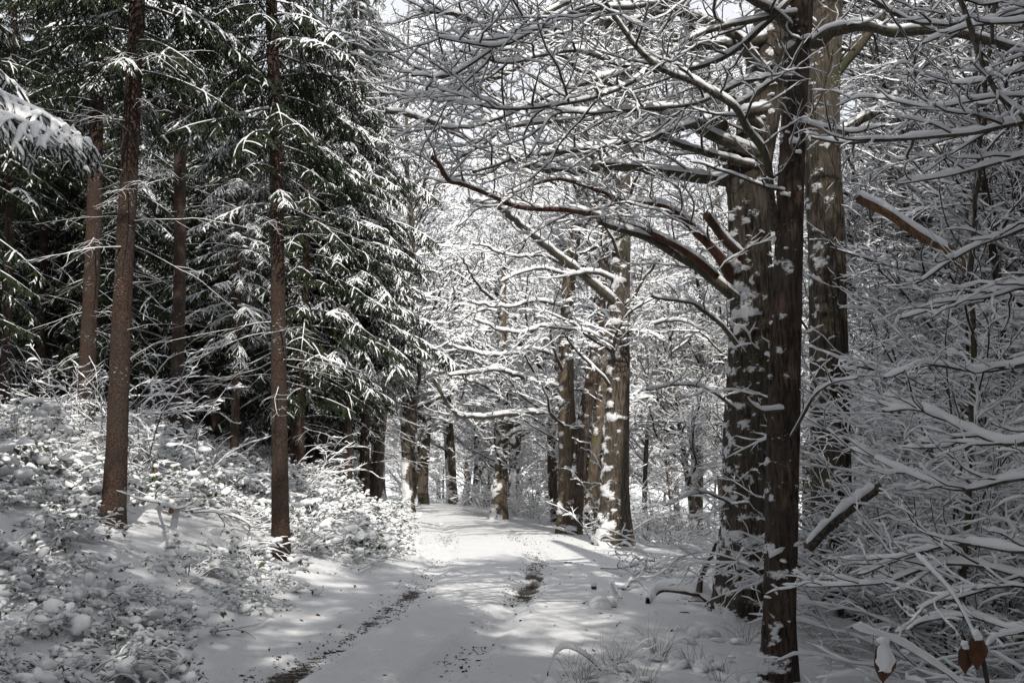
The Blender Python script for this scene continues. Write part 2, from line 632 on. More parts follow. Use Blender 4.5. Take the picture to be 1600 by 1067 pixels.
# two wheel ruts with tyre-churned snow
trk = np.zeros_like(Z)
soilm = np.zeros_like(Z)
offl = np.interp(Yg, [6, 8.2, 12, 20, 40], [-0.50, -0.55, -0.68, -0.9, -0.95])
offr = np.interp(Yg, [6, 8.2, 12, 20, 40], [0.60, 0.62, 0.75, 0.95, 0.95])
for off in (offl, offr):
    wv = (X - c_ - off - 0.05 * np.sin(Yg * 0.9))
    prof = np.exp(-(wv / 0.20) ** 4)
    tread = 0.5 + 0.5 * np.sin(Yg * 2 * math.pi / 0.16 + np.abs(wv) * 22)
    patch = sstep(0.38, 0.62, fbm(P2(X * 0.9, Yg * 0.42), 3, 51))
    trk += prof
    Z -= fine * prof * (0.055 + 0.02 * tread * patch)
    Z += fine * 0.016 * np.exp(-((np.abs(wv) - 0.29) / 0.08) ** 2) * (0.4 + fbm(P2(X * 6, Yg * 6), 2, 52))
    soilm = np.maximum(soilm, prof * (0.3 + 0.7 * patch) * (0.55 + 0.20 * tread) * np.clip(1.35 - np.abs(Yg - 12) / 16, 0, 1))
soilm = soilm * (0.62 + 0.75 * fbm(P2(X * 4, Yg * 4), 3, 53))
# a little leaf mould showing on the bank
dbank = np.clip(c_ - 1.5 - X, 0, 6)
soilm = np.maximum(soilm, 0.50 * sstep(0.70, 0.80, fbm(P2(X * 3.3, Yg * 3.3), 4, 54)) * sstep(0.1, 1.0, dbank))
g = Geo()
nx, ny = len(gx), len(gy)
idx = np.arange(nx * ny).reshape(ny, nx)
F = np.stack([idx[:-1, :-1], idx[:-1, 1:], idx[1:, 1:], idx[1:, :-1]], -1).reshape(-1, 4)
g.add(np.stack([X, Yg, Z], -1), F, 0, soilm)
gr = obj('ground', g, [M['ground']])
tag(gr, kind='structure')
GXY = (gx, gy, Z)


def ground_at(x, y):
    """height of the built snow surface"""
    i = np.clip(np.searchsorted(gx, x) - 1, 0, nx - 2)
    j = np.clip(np.searchsorted(gy, y) - 1, 0, ny - 2)
    u = np.clip((x - gx[i]) / (gx[i + 1] - gx[i]), 0, 1)
    w = np.clip((y - gy[j]) / (gy[j + 1] - gy[j]), 0, 1)
    return (Z[j, i] * (1 - u) + Z[j, i + 1] * u) * (1 - w) + (Z[j + 1, i] * (1 - u) + Z[j + 1, i + 1] * u) * w


# ------------------------------------------------------------------ limbs traced against the photograph, each in real space
def limb_parts(root, ctrl, mat, seed, thick=0.02, n=None, sub=None, K=8, wig=0.0, twiggy=1.0, lv3=True, snowK=7):
    """ctrl: rows (x, y, z, radius) in world space. Adds a limb with its twigs and snow to the tree 'root'."""
    rng = np.random.default_rng(seed)
    C = np.asarray(ctrl, float)
    L = np.linalg.norm(np.diff(C[:, :3], axis=0), axis=1).sum()
    S = n or max(12, int(L / 0.07))
    c = spline(C, S)
    p = c[:, :3] - np.array(root.location)
    if wig:
        q = np.arange(S)[:, None] * 0.35 + seed
        w = np.stack([vnoise(np.column_stack([q[:, 0], q[:, 0] * 0 + a * 5.3, q[:, 0] * 0]), seed) - 0.5 for a in range(3)], -1)
        p = p + w * wig * np.linspace(0.2, 1, S)[:, None]
    r = np.maximum(c[:, 3], 0.003)
    r = r * (1 + 0.12 * (vnoise(np.column_stack([np.arange(S) * 0.5, np.zeros(S) + seed, np.zeros(S)]), 3) - 0.5))
    pts, rad = p[None], r[None]
    gb = Geo(); tubes(gb, pts, rad, K)
    lo = obj('limb', gb, [mat], root)
    gs = Geo(); gt = Geo()
    snow_on(gs, rng, pts, rad, thick * 1.45, snowK, gap=0.05, lump=0.16, wide=0.28)
    s = sub or {}
    if twiggy > 0:
        Pt, D, L2, R2 = spawn(rng, pts, rad, 5.0 * twiggy, s.get('t0', 0.12), 1.0, 52, s.get('ratio', 0.36), s.get('max', 1.5), 0.012, 0.72, 0.15, 0.12)
        p2, r2 = grow(rng, Pt, D, L2, R2, 9, 0.55, s.get('lift', 0.25), 0.04, 0.35, 0.5)
        tubes(gt, p2, r2, 4); snow_on(gs, rng, p2, r2, thick, 4)
        Pt, D, L3, R3 = spawn(rng, p2, r2, 8.0 * twiggy, 0.12, 1.0, 48, 0.5, 0.7, 0.006, 0.7, 0.07, 0.1)
        p3, r3 = grow(rng, Pt, D, L3, R3, 5, 0.45, 0.15, 0.0, 0.4, 0.4)
        tubes(gt, p3, r3, 3); snow_on(gs, rng, p3, r3, thick * 0.8, 4)
        if lv3:
            Pt, D, L4, R4 = spawn(rng, p3, r3, 8.0 * twiggy, 0.2, 1.0, 45, 0.45, 0.25, 0.0035, 0.6, 0.05, 0.1)
            p4, r4 = grow(rng, Pt, D, L4, R4, 3, 0.4, 0.1, 0.0, 0.5, 0.3)
            tubes(gt, p4, r4, 3); snow_on(gs, rng, p4, r4, thick * 0.6, 3)
        tag(obj('twig_spray', gt, [M['twig']], lo), kind='stuff')
    tag(obj('snow_layer', gs, [M['snow']], lo), kind='stuff')
    return lo


def tr(pix, Y0, Y1, w0, w1):
    """pixel polyline -> world rows with radius; depth runs from Y0 to Y1, width in photo pixels"""
    n = len(pix)
    out = []
    for k, (a, b_) in enumerate(pix):
        f = k / (n - 1)
        Y = Y0 + (Y1 - Y0) * f
        out.append((*at(a, b_, Y), 0.5 * (w0 + (w1 - w0) * f) * Y / 1555.0))
    return out


def clumps(geo, rng, centers, size, flatn=0.6, rings=3, K=9, mat=0, jit=0.25, tilt=0.25):
    """soft snow lumps: closed domes"""
    n = len(centers)
    if n == 0: return
    ph = np.linspace(-0.35, 1.0, rings + 1) * math.pi / 2
    th = np.arange(K) * 2 * math.pi / K
    ux = np.cos(ph[:-1])[:, None] * np.cos(th)[None]
    uy = np.cos(ph[:-1])[:, None] * np.sin(th)[None]
    uz = np.sin(ph[:-1])[:, None] * np.ones((1, K))
    unit = np.stack([ux, uy, uz], -1).reshape(-1, 3)
    unit = np.vstack([unit, (0, 0, 1.0)])
    size = np.broadcast_to(np.asarray(size, float), (n,))
    sc3 = np.stack([size * rng.uniform(0.75, 1.35, n), size * rng.uniform(0.75, 1.35, n), size * flatn * rng.uniform(0.75, 1.3, n)], -1)
    a = rng.uniform(0, 2 * math.pi, n)
    U = unit[None] * (1 + jit * rng.normal(size=(n, len(unit), 1)) * 0.5)
    U = U * sc3[:, None]
    ca, sa = np.cos(a)[:, None], np.sin(a)[:, None]
    x = U[..., 0] * ca - U[..., 1] * sa
    y = U[..., 0] * sa + U[..., 1] * ca
    z = U[..., 2] + x * (rng.normal(size=(n, 1)) * tilt) + y * (rng.normal(size=(n, 1)) * tilt)
    V = np.stack([x, y, z], -1) + np.asarray(centers)[:, None]
    nv = len(unit)
    F4 = ring_faces(1, rings, K)
    F3 = np.array([((rings - 1) * K + k, (rings - 1) * K + (k + 1) % K, nv - 1) for k in range(K)])
    B = np.array([[k for k in range(K)][::-1]])
    off = (np.arange(n) * nv)[:, None, None]
    base = geo.n
    geo.add(V, (F4[None] + off).reshape(-1, 4), mat)
    # remaining faces refer to the same vertices
    geo.f.append(((F3[None] + off).reshape(-1, 3) + base).astype(np.int32)); geo.m.append(np.full(n * len(F3), mat, np.int32))
    geo.f.append(((B[None] + off).reshape(-1, K) + base).astype(np.int32)); geo.m.append(np.full(n, mat, np.int32))


def trunk_clumps(root, rng, path, radii, n, size=(0.02, 0.06), az=(2.6, 5.6), t=(0.1, 0.95)):
    """snow lodged in bark scars"""
    g_ = Geo()
    C = spline(np.column_stack([path, radii]), 100)
    k = rng.integers(int(t[0] * 99), int(t[1] * 99), n)
    a = rng.uniform(az[0], az[1], n)
    c = C[k, :3] + np.stack([np.cos(a), np.sin(a), 0 * a], -1) * (C[k, 3] * 1.02)[:, None]
    clumps(g_, rng, c, rng.uniform(size[0], size[1], n), 0.6)
    return obj('snow_clumps', g_, [M['snow']], root)


def crown_parts(root, rng, C, limbs, t0, lmax, snow):
    gt, gs = Geo(), Geo()
    P, D, L1, R1 = spawn(rng, C[None, :, :3], C[None, :, 3], limbs, t0, 0.98, 62, 0.36, lmax, 0.06, 0.1, 0.9, 0.25)
    p1, r1 = grow(rng, P, D, L1, R1, 9, 0.45, 0.35, 0.03, 0.2, 0.5)
    tubes(gt, p1, r1, 4); snow_on(gs, rng, p1, r1, snow * 1.2, 4)
    P, D, L2, R2 = spawn(rng, p1, r1, 4.2, 0.10, 1.0, 50, 0.45, 1.8, 0.014, 0.7, 0.15, 0.1)
    p2, r2 = grow(rng, P, D, L2, R2, 6, 0.5, 0.15, 0.02, 0.3, 0.4)
    tubes(gt, p2, r2, 3); snow_on(gs, rng, p2, r2, snow, 3)
    P, D, L3, R3 = spawn(rng, p2, r2, 6.5, 0.10, 1.0, 50, 0.5, 0.9, 0.006, 0.65, 0.1, 0.1)
    p3, r3 = grow(rng, P, D, L3, R3, 4, 0.45, 0.1, 0.0, 0.4, 0.3)
    tubes(gt, p3, r3, 3); snow_on(gs, rng, p3, r3, snow * 0.85, 3)
    P, D, L4, R4 = spawn(rng, p3, r3, 5.5, 0.15, 1.0, 48, 0.5, 0.35, 0.004, 0.6, 0.08, 0.1)
    p4, r4 = grow(rng, P, D, L4, R4, 2, 0.35, 0.1, 0.0, 0.5, 0.3)
    tubes(gt, p4, r4, 3); snow_on(gs, rng, p4, r4, snow * 0.7, 3)
    tag(obj('crown', gt, [M['twig']], root), kind='stuff')
    tag(obj('snow_layer', gs, [M['snow']], root), kind='stuff')


# ------------------------------------------------------------------ the broadleaved trees on the right of the track
def px_trunk(rows, Y, lean=0.0):
    """rows (px, py, width px) -> world path and radii at depth Y"""
    path, rad = [], []
    for (a, b_, w) in rows:
        p = at(a, b_, Y)
        path.append(p); rad.append(0.5 * w * Y / 1555.0)
    return np.array(path), np.array(rad)


def broad_tree(name, rows, Y, bark, label, seed, snow=0.5, ridge=0.06, K=56, S=260, flare=0.35, wind=(-0.8, -0.6), extra=(), top=None, puff=0.02, sfreq=4.5, nclump=0, crown=None):
    path, rad = px_trunk(rows, Y)
    zb = gz(path[0][0], Y) - 0.15
    path[0][2] = zb
    root = thing(name, tuple(path[0]), label, 'tree')
    loc = path - path[0]
    tk = trunk_geo(loc, rad, K, S, ridge, 9, 1.0, snow, wind, flare, seed, puff, sfreq)
    obj('trunk', tk, [bark], root)
    for (rows2, Y2, bk) in extra:
        p2, r2 = px_trunk(rows2, Y2)
        obj('stem', trunk_geo(p2 - path[0], r2, 40, 160, ridge, 9, 1.0, snow, wind, 0.0, seed + 5, puff, sfreq), [bk], root)
    if crown:
        crown_parts(root, np.random.default_rng(seed), spline(np.column_stack([loc, rad]), 80), *crown)
    if nclump:
        trunk_clumps(root, np.random.default_rng(seed), loc, rad, nclump)
    return root


LB, LR = M['limb'], M['limb_red']
# big furrowed tree standing at the verge
big = broad_tree('oak_tree', [(1176, 955, 98), (1174, 850, 84), (1172, 700, 76), (1176, 500, 68), (1172, 300, 58), (1192, 150, 62), (1216, 0, 66), (1235, -250, 52), (1250, -600, 34)], 12.2,
                 M['bark_oak'], 'massive furrowed grey tree behind the thin brown trunk, its long limbs over the path', 3, 0.30, 0.085, K=96, S=340, nclump=30, sfreq=8.0, puff=0.022,
                 extra=[([(1178, 520, 60), (1155, 400, 34), (1150, 300, 28), (1120, 180, 24), (1090, 90, 20), (1050, -60, 15)], 12.1, M['bark_oak'])])
Lm = [
    # pixel polyline, depths, widths, material
    ([(1152, 468), (1100, 425), (1056, 395), (1006, 369), (955, 354), (938, 342)], 12.0, 10.6, 20, 9, LB),
    ([(1156, 458), (1120, 396), (1078, 353), (1037, 323), (961, 311), (925, 292), (872, 280), (800, 300)], 12.1, 10.9, 19, 6, LR),
    ([(1120, 432), (1074, 394), (1006, 360), (940, 339), (895, 329), (814, 324), (773, 309), (723, 288), (697, 278), (677, 243)], 11.5, 9.8, 14, 8, LR),
    ([(1165, 285), (1100, 278), (1030, 268), (955, 258), (880, 268), (814, 253), (753, 228), (702, 202), (652, 182), (601, 172)], 12.1, 12.5, 22, 9, LB),
    ([(1160, 402), (1131, 370), (1106, 339)], 11.8, 11.3, 16, 13, LR),
    ([(1185, 240), (1120, 215), (1056, 182), (1006, 157), (955, 131), (894, 101), (844, 66), (800, 20)], 12.0, 10.5, 20, 7, LB),
    ([(1200, 170), (1140, 180), (1080, 195), (985, 222), (900, 235), (824, 243), (740, 270)], 12.0, 10.0, 18, 6, LB),
    ([(1200, 120), (1150, 60), (1100, 30), (1030, 10), (960, -20)], 12.0, 11.0, 24, 10, LB),
    ([(1195, 60), (1120, 70), (1050, 66), (950, 35), (874, 45), (834, 61), (778, 50), (717, 25), (660, 15)], 12.0, 9.4, 20, 6, LB),
    ([(1220, -60), (1110, -30), (1000, 30), (900, 40), (800, 110), (700, 140), (630, 150)], 12.0, 9.4, 20, 6, LB),
    ([(1190, 200), (1100, 120), (1000, 110), (880, 140), (760, 190), (690, 200)], 12.0, 9.6, 14, 5, LB),
    ([(1180, 260), (1090, 235), (990, 200), (900, 190), (800, 200), (720, 245)], 12.0, 10.2, 14, 5, LB),
    ([(1170, 560), (1120, 500), (1080, 475), (1020, 462)], 12.0, 11.3, 9, 5, LB),
    ([(1225, 60), (1270, 66), (1303, 48), (1354, 40), (1404, 50), (1480, 48), (1600, 80), (1700, 100)], 12.2, 10.2, 26, 15, LB),
    ([(1150, 640), (1110, 610), (1060, 600), (1010, 610)], 12.0, 11.0, 6, 3, LB),
    ([(1160, 800), (1120, 775), (1080, 770), (1040, 790)], 12.0, 11.2, 6, 3, LB),
]
for k, (px, ya, yb, wa, wb, mt) in enumerate(Lm):
    limb_parts(big, tr(px, ya, yb, wa, wb), mt, 100 + k, 0.018, twiggy=0.0 if k == 4 else (1.05 if k < 12 else 0.8), wig=0.05)

big2 = broad_tree('oak_tree', [(1300, 930, 60), (1298, 700, 56), (1292, 400, 54), (1283, 200, 54), (1288, 60, 52), (1300, -150, 44), (1310, -500, 28)], 14.2,
                  M['bark_oak'], 'ridged trunk directly behind the brown trunk, seen at its right above the thicket', 7, 0.22, 0.08, K=80, S=300, sfreq=7.0)
for k, (px, ya, yb, wa, wb) in enumerate([
    ([(1300, 120), (1350, 60), (1400, 0), (1450, -60)], 14.2, 13.8, 22, 12),
    ([(1292, 220), (1340, 190), (1400, 150), (1480, 60), (1540, 0)], 14.2, 14.0, 20, 10),
    ([(1285, 60), (1240, 0), (1180, -70)], 14.2, 13.5, 18, 10)]):
    limb_parts(big2, tr(px, ya, yb, wa, wb), LB, 140 + k, 0.022, twiggy=0.5, wig=0.05)

front = broad_tree('alder_tree', [(1213, 1040, 50), (1218, 950, 46), (1222, 800, 47), (1226, 600, 47), (1232, 400, 42), (1239, 200, 38), (1250, 50, 36), (1262, -120, 30), (1290, -480, 18)], 9.0,
                   M['bark_brown'], 'slim dark brown trunk nearest the camera at the right verge, dotted with clumps of snow', 11, 0.16, 0.06, K=64, S=360, puff=0.022, sfreq=8.0, nclump=22)
Lm = [
    ([(1212, 360), (1203, 300), (1197, 243), (1168, 202), (1146, 167), (1090, 131), (1050, 116), (1000, 85), (945, 0)], 9.0, 7.6, 15, 8),
    ([(1146, 167), (1192, 137), (1217, 100), (1230, 60)], 8.5, 8.9, 10, 8),
    ([(1235, 45), (1205, 18), (1170, -2), (1120, -30)], 9.0, 8.2, 18, 10),
    ([(1240, 120), (1170, 125), (1090, 160), (1010, 170), (935, 177), (864, 182), (824, 243)], 8.9, 7.6, 10, 4),
    ([(1232, 300), (1190, 290), (1130, 268), (1080, 250)], 9.0, 8.0, 7, 3),
    ([(1225, 640), (1190, 640), (1162, 620)], 8.9, 8.6, 9, 7),
    ([(1240, 190), (1290, 200), (1330, 205), (1380, 198)], 8.9, 8.2, 9, 4),
    ([(1232, 690), (1260, 640), (1290, 600), (1340, 590)], 8.9, 8.2, 6, 3),
    ([(1252, 20), (1180, 30), (1080, 60), (980, 130), (900, 160), (800, 170), (700, 160)], 9.0, 7.0, 12, 4),
    ([(1262, -100), (1160, -60), (1040, 0), (900, 20), (780, 70), (690, 60)], 9.0, 6.6, 14, 4),
    ([(1262, -140), (1120, -90), (960, -30), (820, 40), (720, 110), (640, 120)], 9.0, 7.4, 13, 4),
    ([(1255, -20), (1130, 90), (1010, 110), (900, 80), (790, 100), (720, 80)], 9.0, 8.0, 12, 4),
    ([(1258, -60), (1330, -20), (1420, 30), (1500, 40), (1600, 20)], 9.0, 7.6, 12, 5),
]
for k, (px, ya, yb, wa, wb) in enumerate(Lm):
    limb_parts(front, tr(px, ya, yb, wa, wb), M['limb'], 180 + k, 0.016, twiggy=0.0 if k == 5 else 0.95, wig=0.04)

# snow-plastered tree in the middle, with the long limb to the left
mid = broad_tree('ash_tree', [(957, 858, 54), (960, 790, 42), (962, 740, 37), (966, 600, 34), (969, 500, 30), (972, 300, 26), (976, 150, 24), (985, -80, 18), (1000, -300, 10)], 25.0,
                 M['bark_oak'], 'straight trunk plastered with snow on its left side, right of the twin tan stems', 17, 0.38, 0.06, K=64, S=420, wind=(-0.9, -0.45), puff=0.05, sfreq=5.0, crown=(1.1, 0.3, 2.8, 0.035))
for k, (px, ya, yb, wa, wb) in enumerate([
    ([(965, 475), (905, 425), (854, 385), (804, 344), (778, 324), (730, 310)], 25, 21, 17, 6),
    ([(972, 480), (985, 470), (1010, 430), (1030, 410)], 25, 24, 7, 4),
    ([(968, 520), (1010, 510), (1060, 500), (1110, 520)], 25, 23, 7, 3),
    ([(965, 440), (930, 425), (890, 430), (840, 420), (780, 440)], 25, 22.5, 8, 3),
    ([(972, 290), (930, 250), (880, 200), (830, 170)], 25, 22, 10, 4),
    ([(974, 250), (1010, 210), (1060, 160), (1090, 100)], 25, 24, 9, 4),
    ([(968, 545), (920, 520), (860, 510), (800, 520), (740, 500)], 25, 22, 7, 3),
    ([(975, 180), (940, 120), (900, 60)], 25, 24, 9, 4)]):
    limb_parts(mid, tr(px, ya, yb, wa, wb), M['limb'], 220 + k, 0.03, twiggy=0.5, K=6, snowK=5, wig=0.1)

twin = broad_tree('maple_tree', [(888, 822, 34), (888, 740, 29), (887, 680, 28), (884, 600, 25), (888, 450, 20), (902, 340, 17), (915, 200, 14), (925, 0, 10)], 30.0,
                  M['bark_tan'], 'tan tree of leaning stems left of the snow-plastered trunk, one limb bent left', 23, 0.22, 0.05, K=48, S=260, puff=0.03, crown=(1.3, 0.25, 3.0, 0.04),
                  extra=[([(897, 828, 24), (903, 750, 21), (912, 660, 20), (926, 590, 20), (936, 500, 17), (945, 380, 14), (950, 250, 11)], 29.6, M['bark_brown']),
                         ([(922, 800, 18), (930, 700, 16), (940, 620, 16), (948, 540, 13), (960, 420, 9)], 31.0, M['bark_tan'])])
for k, (px, ya, yb, wa, wb) in enumerate([
    ([(876, 641), (802, 646), (742, 651), (711, 643), (676, 595)], 30, 27, 9, 6),
    ([(876, 605), (802, 585), (772, 578), (701, 588)], 30, 27.5, 8, 4),
    ([(885, 480), (840, 470), (790, 480), (720, 470)], 30, 27, 6, 3),
    ([(890, 420), (850, 400), (800, 400), (740, 380)], 30, 27, 6, 3),
    ([(905, 330), (870, 290), (820, 270)], 30, 28, 7, 3),
    ([(940, 450), (960, 400), (990, 360)], 30, 29, 6, 3),
    ([(878, 560), (830, 545), (780, 555), (700, 540)], 30, 26, 6, 3)]):
    limb_parts(twin, tr(px, ya, yb, wa, wb), M['limb'], 250 + k, 0.035, twiggy=0.45, K=6, snowK=5, wig=0.12)

mossy = broad_tree('birch_tree', [(778, 805, 26), (781, 760, 20), (784, 700, 17), (787, 600, 14), (786, 500, 11), (788, 400, 6)], 40.0,
                   M['bark_tan'], 'mossy yellow-green based trunk at the right edge of the path before the bend', 29, 0.45, 0.03, K=32, S=160, puff=0.03, crown=(1.5, 0.2, 3.6, 0.05))
dark6 = broad_tree('hornbeam_tree', [(655, 790, 26), (656, 740, 24), (660, 680, 25), (664, 600, 22), (668, 500, 12), (672, 380, 5)], 60.0,
                   M['bark_oak'], 'thick dark trunk standing where the path disappears round the bend', 31, 0.1, 0.05, K=32, S=140, crown=(1.5, 0.25, 4.0, 0.07))
for tree_, Yt, rws in ((mossy, 40.0, [([(785, 690), (810, 672), (840, 672)], 7, 3), ([(786, 620), (750, 600), (710, 590)], 6, 2), ([(786, 560), (820, 530), (850, 500)], 6, 2), ([(787, 480), (750, 450), (720, 400)], 6, 2), ([(787, 420), (820, 380), (830, 330)], 5, 2)]),
                       (dark6, 60.0, [([(660, 680), (640, 640), (610, 620)], 6, 2), ([(664, 640), (690, 610), (730, 600)], 6, 2), ([(666, 560), (640, 520), (610, 500)], 6, 2), ([(667, 500), (700, 460), (720, 420)], 6, 2), ([(664, 660), (680, 650), (700, 660)], 4, 2)])):
    for k, (px, wa, wb) in enumerate(rws):
        limb_parts(tree_, tr(px, Yt, Yt - 4, wa, wb), M['limb'], 280 + k + int(Yt), 0.05, twiggy=0.3, K=5, snowK=5, wig=0.1)
print('TRIS so far', sum(len(m_.polygons) * 2 for m_ in bpy.data.meshes))
#PART2
# ------------------------------------------------------------------ spruces
NB = M['needles']


def bough_mesh(seed, L, heavy=1.0, dens=1.0):
    """one drooping spruce bough: axis, needle-covered side shoots, and the snow lying on them"""
    rng = np.random.default_rng(seed)
    g_ = Geo()
    S = 12
    t_ = np.linspace(0, 1, S)
    ax = np.zeros((1, S, 3))
    ax[0, :, 0] = L * t_ * (1 - 0.10 * t_)
    ax[0, :, 1] = rng.normal() * 0.10 * L * t_ ** 2
    ax[0, :, 2] = L * (0.06 * t_ - 0.42 * t_ ** 2 + 0.10 * t_ ** 3) * rng.uniform(0.8, 1.3)
    ra = (0.016 * (1 - t_ * 0.8) * L / 1.6)[None]
    tubes(g_, ax, ra, 5, 0)
    P1, D1, L1, R1 = spawn(rng, ax, ra, 17 * dens / 1.0, 0.22, 1.0, 58, 0.34, 0.62, 0.004, 0.9, 0.12, -0.1)
    p1, r1 = grow(rng, P1, D1, L1, R1, 5, 0.22, -0.95, 0.0, 0.5)
    P2_, D2, L2, R2 = spawn(rng, p1, r1, 17 * dens, 0.12, 1.0, 48, 0.45, 0.20, 0.003, 0.75, 0.06, -0.1)
    p2, r2 = grow(rng, P2_, D2, L2, R2, 3, 0.2, -0.8, 0.0, 0.5)
    for p, n_ in ((p1, 20), (p2, 10)):
        N, S_, _ = p.shape
        rr = np.ones((N, S_)) * 0.010 * rng.uniform(0.7, 1.3, (N, S_))
        rr[:, -1] = 0.003
        tubes(g_, p, rr, 3, 1)
        # needles: thin triangles standing off the shoot
        idx = np.repeat(np.arange(N), n_)
        t = rng.uniform(0.05, 1.0, len(idx)) * (S_ - 1)
        i = np.minimum(t.astype(int), S_ - 2); f = (t - i)[:, None]
        c = p[idx, i] * (1 - f) + p[idx, i + 1] * f
        T = nrm(p[idx, i + 1] - p[idx, i])
        rnd = rng.normal(size=(len(idx), 3)); rnd = nrm(rnd - T * (rnd * T).sum(1, keepdims=True))
        tipd = nrm(T * 0.75 + rnd)
        ln = rng.uniform(0.02, 0.036, len(idx))[:, None]
        V = np.stack([c - T * 0.006, c + T * 0.006, c + tipd * ln], 1)
        g_.add(V.reshape(-1, 3), np.arange(len(idx) * 3).reshape(-1, 3), 1)
    msk = vnoise(p1[:, 2] * 3.2 + seed * 3.7, seed) > (0.40 if heavy < 1.3 else 0.0)
    k1 = (rng.random(len(p1)) < 0.9 * heavy) & msk
    rs = np.ones(p1.shape[:2]) * 0.014
    snow_on(g_, rng, p1[k1], rs[k1], 0.022 * max(heavy, 0.5), 5, 2, gap=0.25, lump=0.4, wide=0.6)
    msk = vnoise(p2[:, 1] * 3.2 + seed * 3.7, seed) > (0.42 if heavy < 1.3 else 0.0)
    k2 = (rng.random(len(p2)) < 0.7 * heavy) & msk
    rs = np.ones(p2.shape[:2]) * 0.011
    snow_on(g_, rng, p2[k2], rs[k2], 0.018 * max(heavy, 0.5), 4, 2, gap=0.25, lump=0.4, wide=0.6)
    snow_on(g_, rng, ax, ra, 0.03 * heavy, 5, 2, gap=0.1, lump=0.3, wide=0.5)
    return g_.mesh('bough', [M['dead_twig'], NB, M['snow']])


def dead_branch_mesh(seed, L, snowy=0.3):
    rng = np.random.default_rng(seed)
    g_ = Geo()
    p, r = grow(rng, np.zeros((1, 3)), np.array([[1.0, 0, 0.02]]), np.array([L]), np.array([0.011]), 12, 0.22, -0.35, 0.0, 0.2, 0.2)
    tubes(g_, p, r, 4, 0)
    P, D, L2, R2 = spawn(rng, p, r, 6.5, 0.2, 1.0, 50, 0.35, 0.6, 0.004, 0.85, 0.1, -0.05)
    p2, r2 = grow(rng, P, D, L2, R2, 5, 0.35, -0.4, 0.0, 0.3)
    tubes(g_, p2, r2, 3, 0)
    P, D, L3, R3 = spawn(rng, p2, r2, 8, 0.2, 1.0, 50, 0.4, 0.25, 0.0025, 0.7, 0.1, -0.05)
    p3, r3 = grow(rng, P, D, L3, R3, 3, 0.35, -0.3, 0.0, 0.4)
    tubes(g_, p3, r3, 3, 0)
    snow_on(g_, rng, p, r, 0.014 * snowy, 4, 1, gap=0.35, lump=0.4)
    k = rng.random(len(p2)) < 0.7
    snow_on(g_, rng, p2[k], r2[k], 0.012 * snowy, 4, 1, gap=0.3, lump=0.4)
    k = rng.random(len(p3)) < 0.6
    snow_on(g_, rng, p3[k], r3[k], 0.009 * snowy, 3, 1, gap=0.2)
    return g_.mesh('dead_branch', [M['dead_twig'], M['snow']])


BOUGH = [bough_mesh(900 + k, L, 0.82) for k, L in enumerate((2.0, 1.7, 2.3, 1.9))]
BOUGH_DARK = [bough_mesh(910 + k, L, 0.16, 1.25) for k, L in enumerate((2.0, 1.8, 2.3))]
DEADB_BARE = [dead_branch_mesh(940 + k, 1.5 + 0.2 * k, 0.08) for k in range(3)]
DEADB = [dead_branch_mesh(930 + k, 1.5 + 0.15 * k) for k in range(5)]


def spruce(rows, Y, label, seed, H=20.0, live0=5.5, dead=(1.5, 7.0), blen=1.0, ndead=26, group=None, whorl=0.42, K=28, S=150, top=15.0, snow=0.0, pos=None, dia=0.28, lean=(0, 0), dark=0.0):
    rng = np.random.default_rng(seed)
    if rows is not None:
        path, rad = px_trunk(rows, Y)
        base = path[0].copy(); base[2] = gz(base[0], Y) - 0.12
        path = path - path[0]
        tl = path[-1] - path[-2]
        k = max(0.1, (H - path[-1][2]) / max(tl[2], 0.1))
        path = np.vstack([path, path[-1] + tl * k * 0.5, path[-1] + tl * k])
        rad = np.concatenate([rad, [rad[-1] * 0.55, 0.015]])
    else:
        base = np.array((pos[0], pos[1], gz(*pos) - 0.12))
        zz = np.array((0, 0.33, 0.66, 1.0)) * H
        path = np.column_stack([lean[0] * zz + 0.06 * rng.normal(size=4) * (zz > 0), lean[1] * zz + 0.06 * rng.normal(size=4) * (zz > 0), zz])
        rad = 0.5 * dia * np.array((1, 0.72, 0.42, 0.04))
    root = thing('spruce_tree', tuple(base), label, 'tree', group)
    obj('trunk', trunk_geo(path, rad, K, S, 0.06, 20, 5.0, snow, (0.6, -0.8), 0.22, seed, 0.008, 9.0), [M['bark_spruce']], root)
    C = spline(np.column_stack([path, rad]), 200)

    def put(mesh, z, az, s, tilt):
        i = int(np.argmin(np.abs(C[:, 2] - z)))
        o = bpy.data.objects.new(mesh.name.split('.')[0], mesh)
        COL.objects.link(o)
        o.parent = root
        o.location = C[i, :3]
        o.rotation_euler = (rng.normal() * 0.12, tilt, az)
        o.scale = (s, s * rng.uniform(0.85, 1.15), s)
    for k in range(ndead):
        z = rng.uniform(*dead)
        put(DEADB_BARE[rng.integers(3)] if rng.random() < dark else DEADB[rng.integers(len(DEADB))], z, rng.uniform(0, 2 * math.pi), rng.uniform(0.6, 1.25), rng.normal() * 0.12 + 0.05)
    z = live0
    a = rng.uniform(0, 6)
    while z < min(top, H - 1.0):
        n_ = 4 if z < live0 + 1.5 else 5
        sc = blen * np.clip((H - z) / (H - live0) * 1.15, 0.25, 1.05) * (0.75 if z < live0 + 0.8 else 1.0)
        for q in range(n_):
            put(BOUGH_DARK[rng.integers(3)] if rng.random() < dark else BOUGH[rng.integers(len(BOUGH))], z + rng.normal() * 0.1, a + q * 2 * math.pi / n_ + rng.normal() * 0.25, sc * rng.uniform(0.75, 1.2), rng.normal() * 0.1 + 0.10)
        a += 0.7
        z += whorl * rng.uniform(0.8, 1.25)
    return root


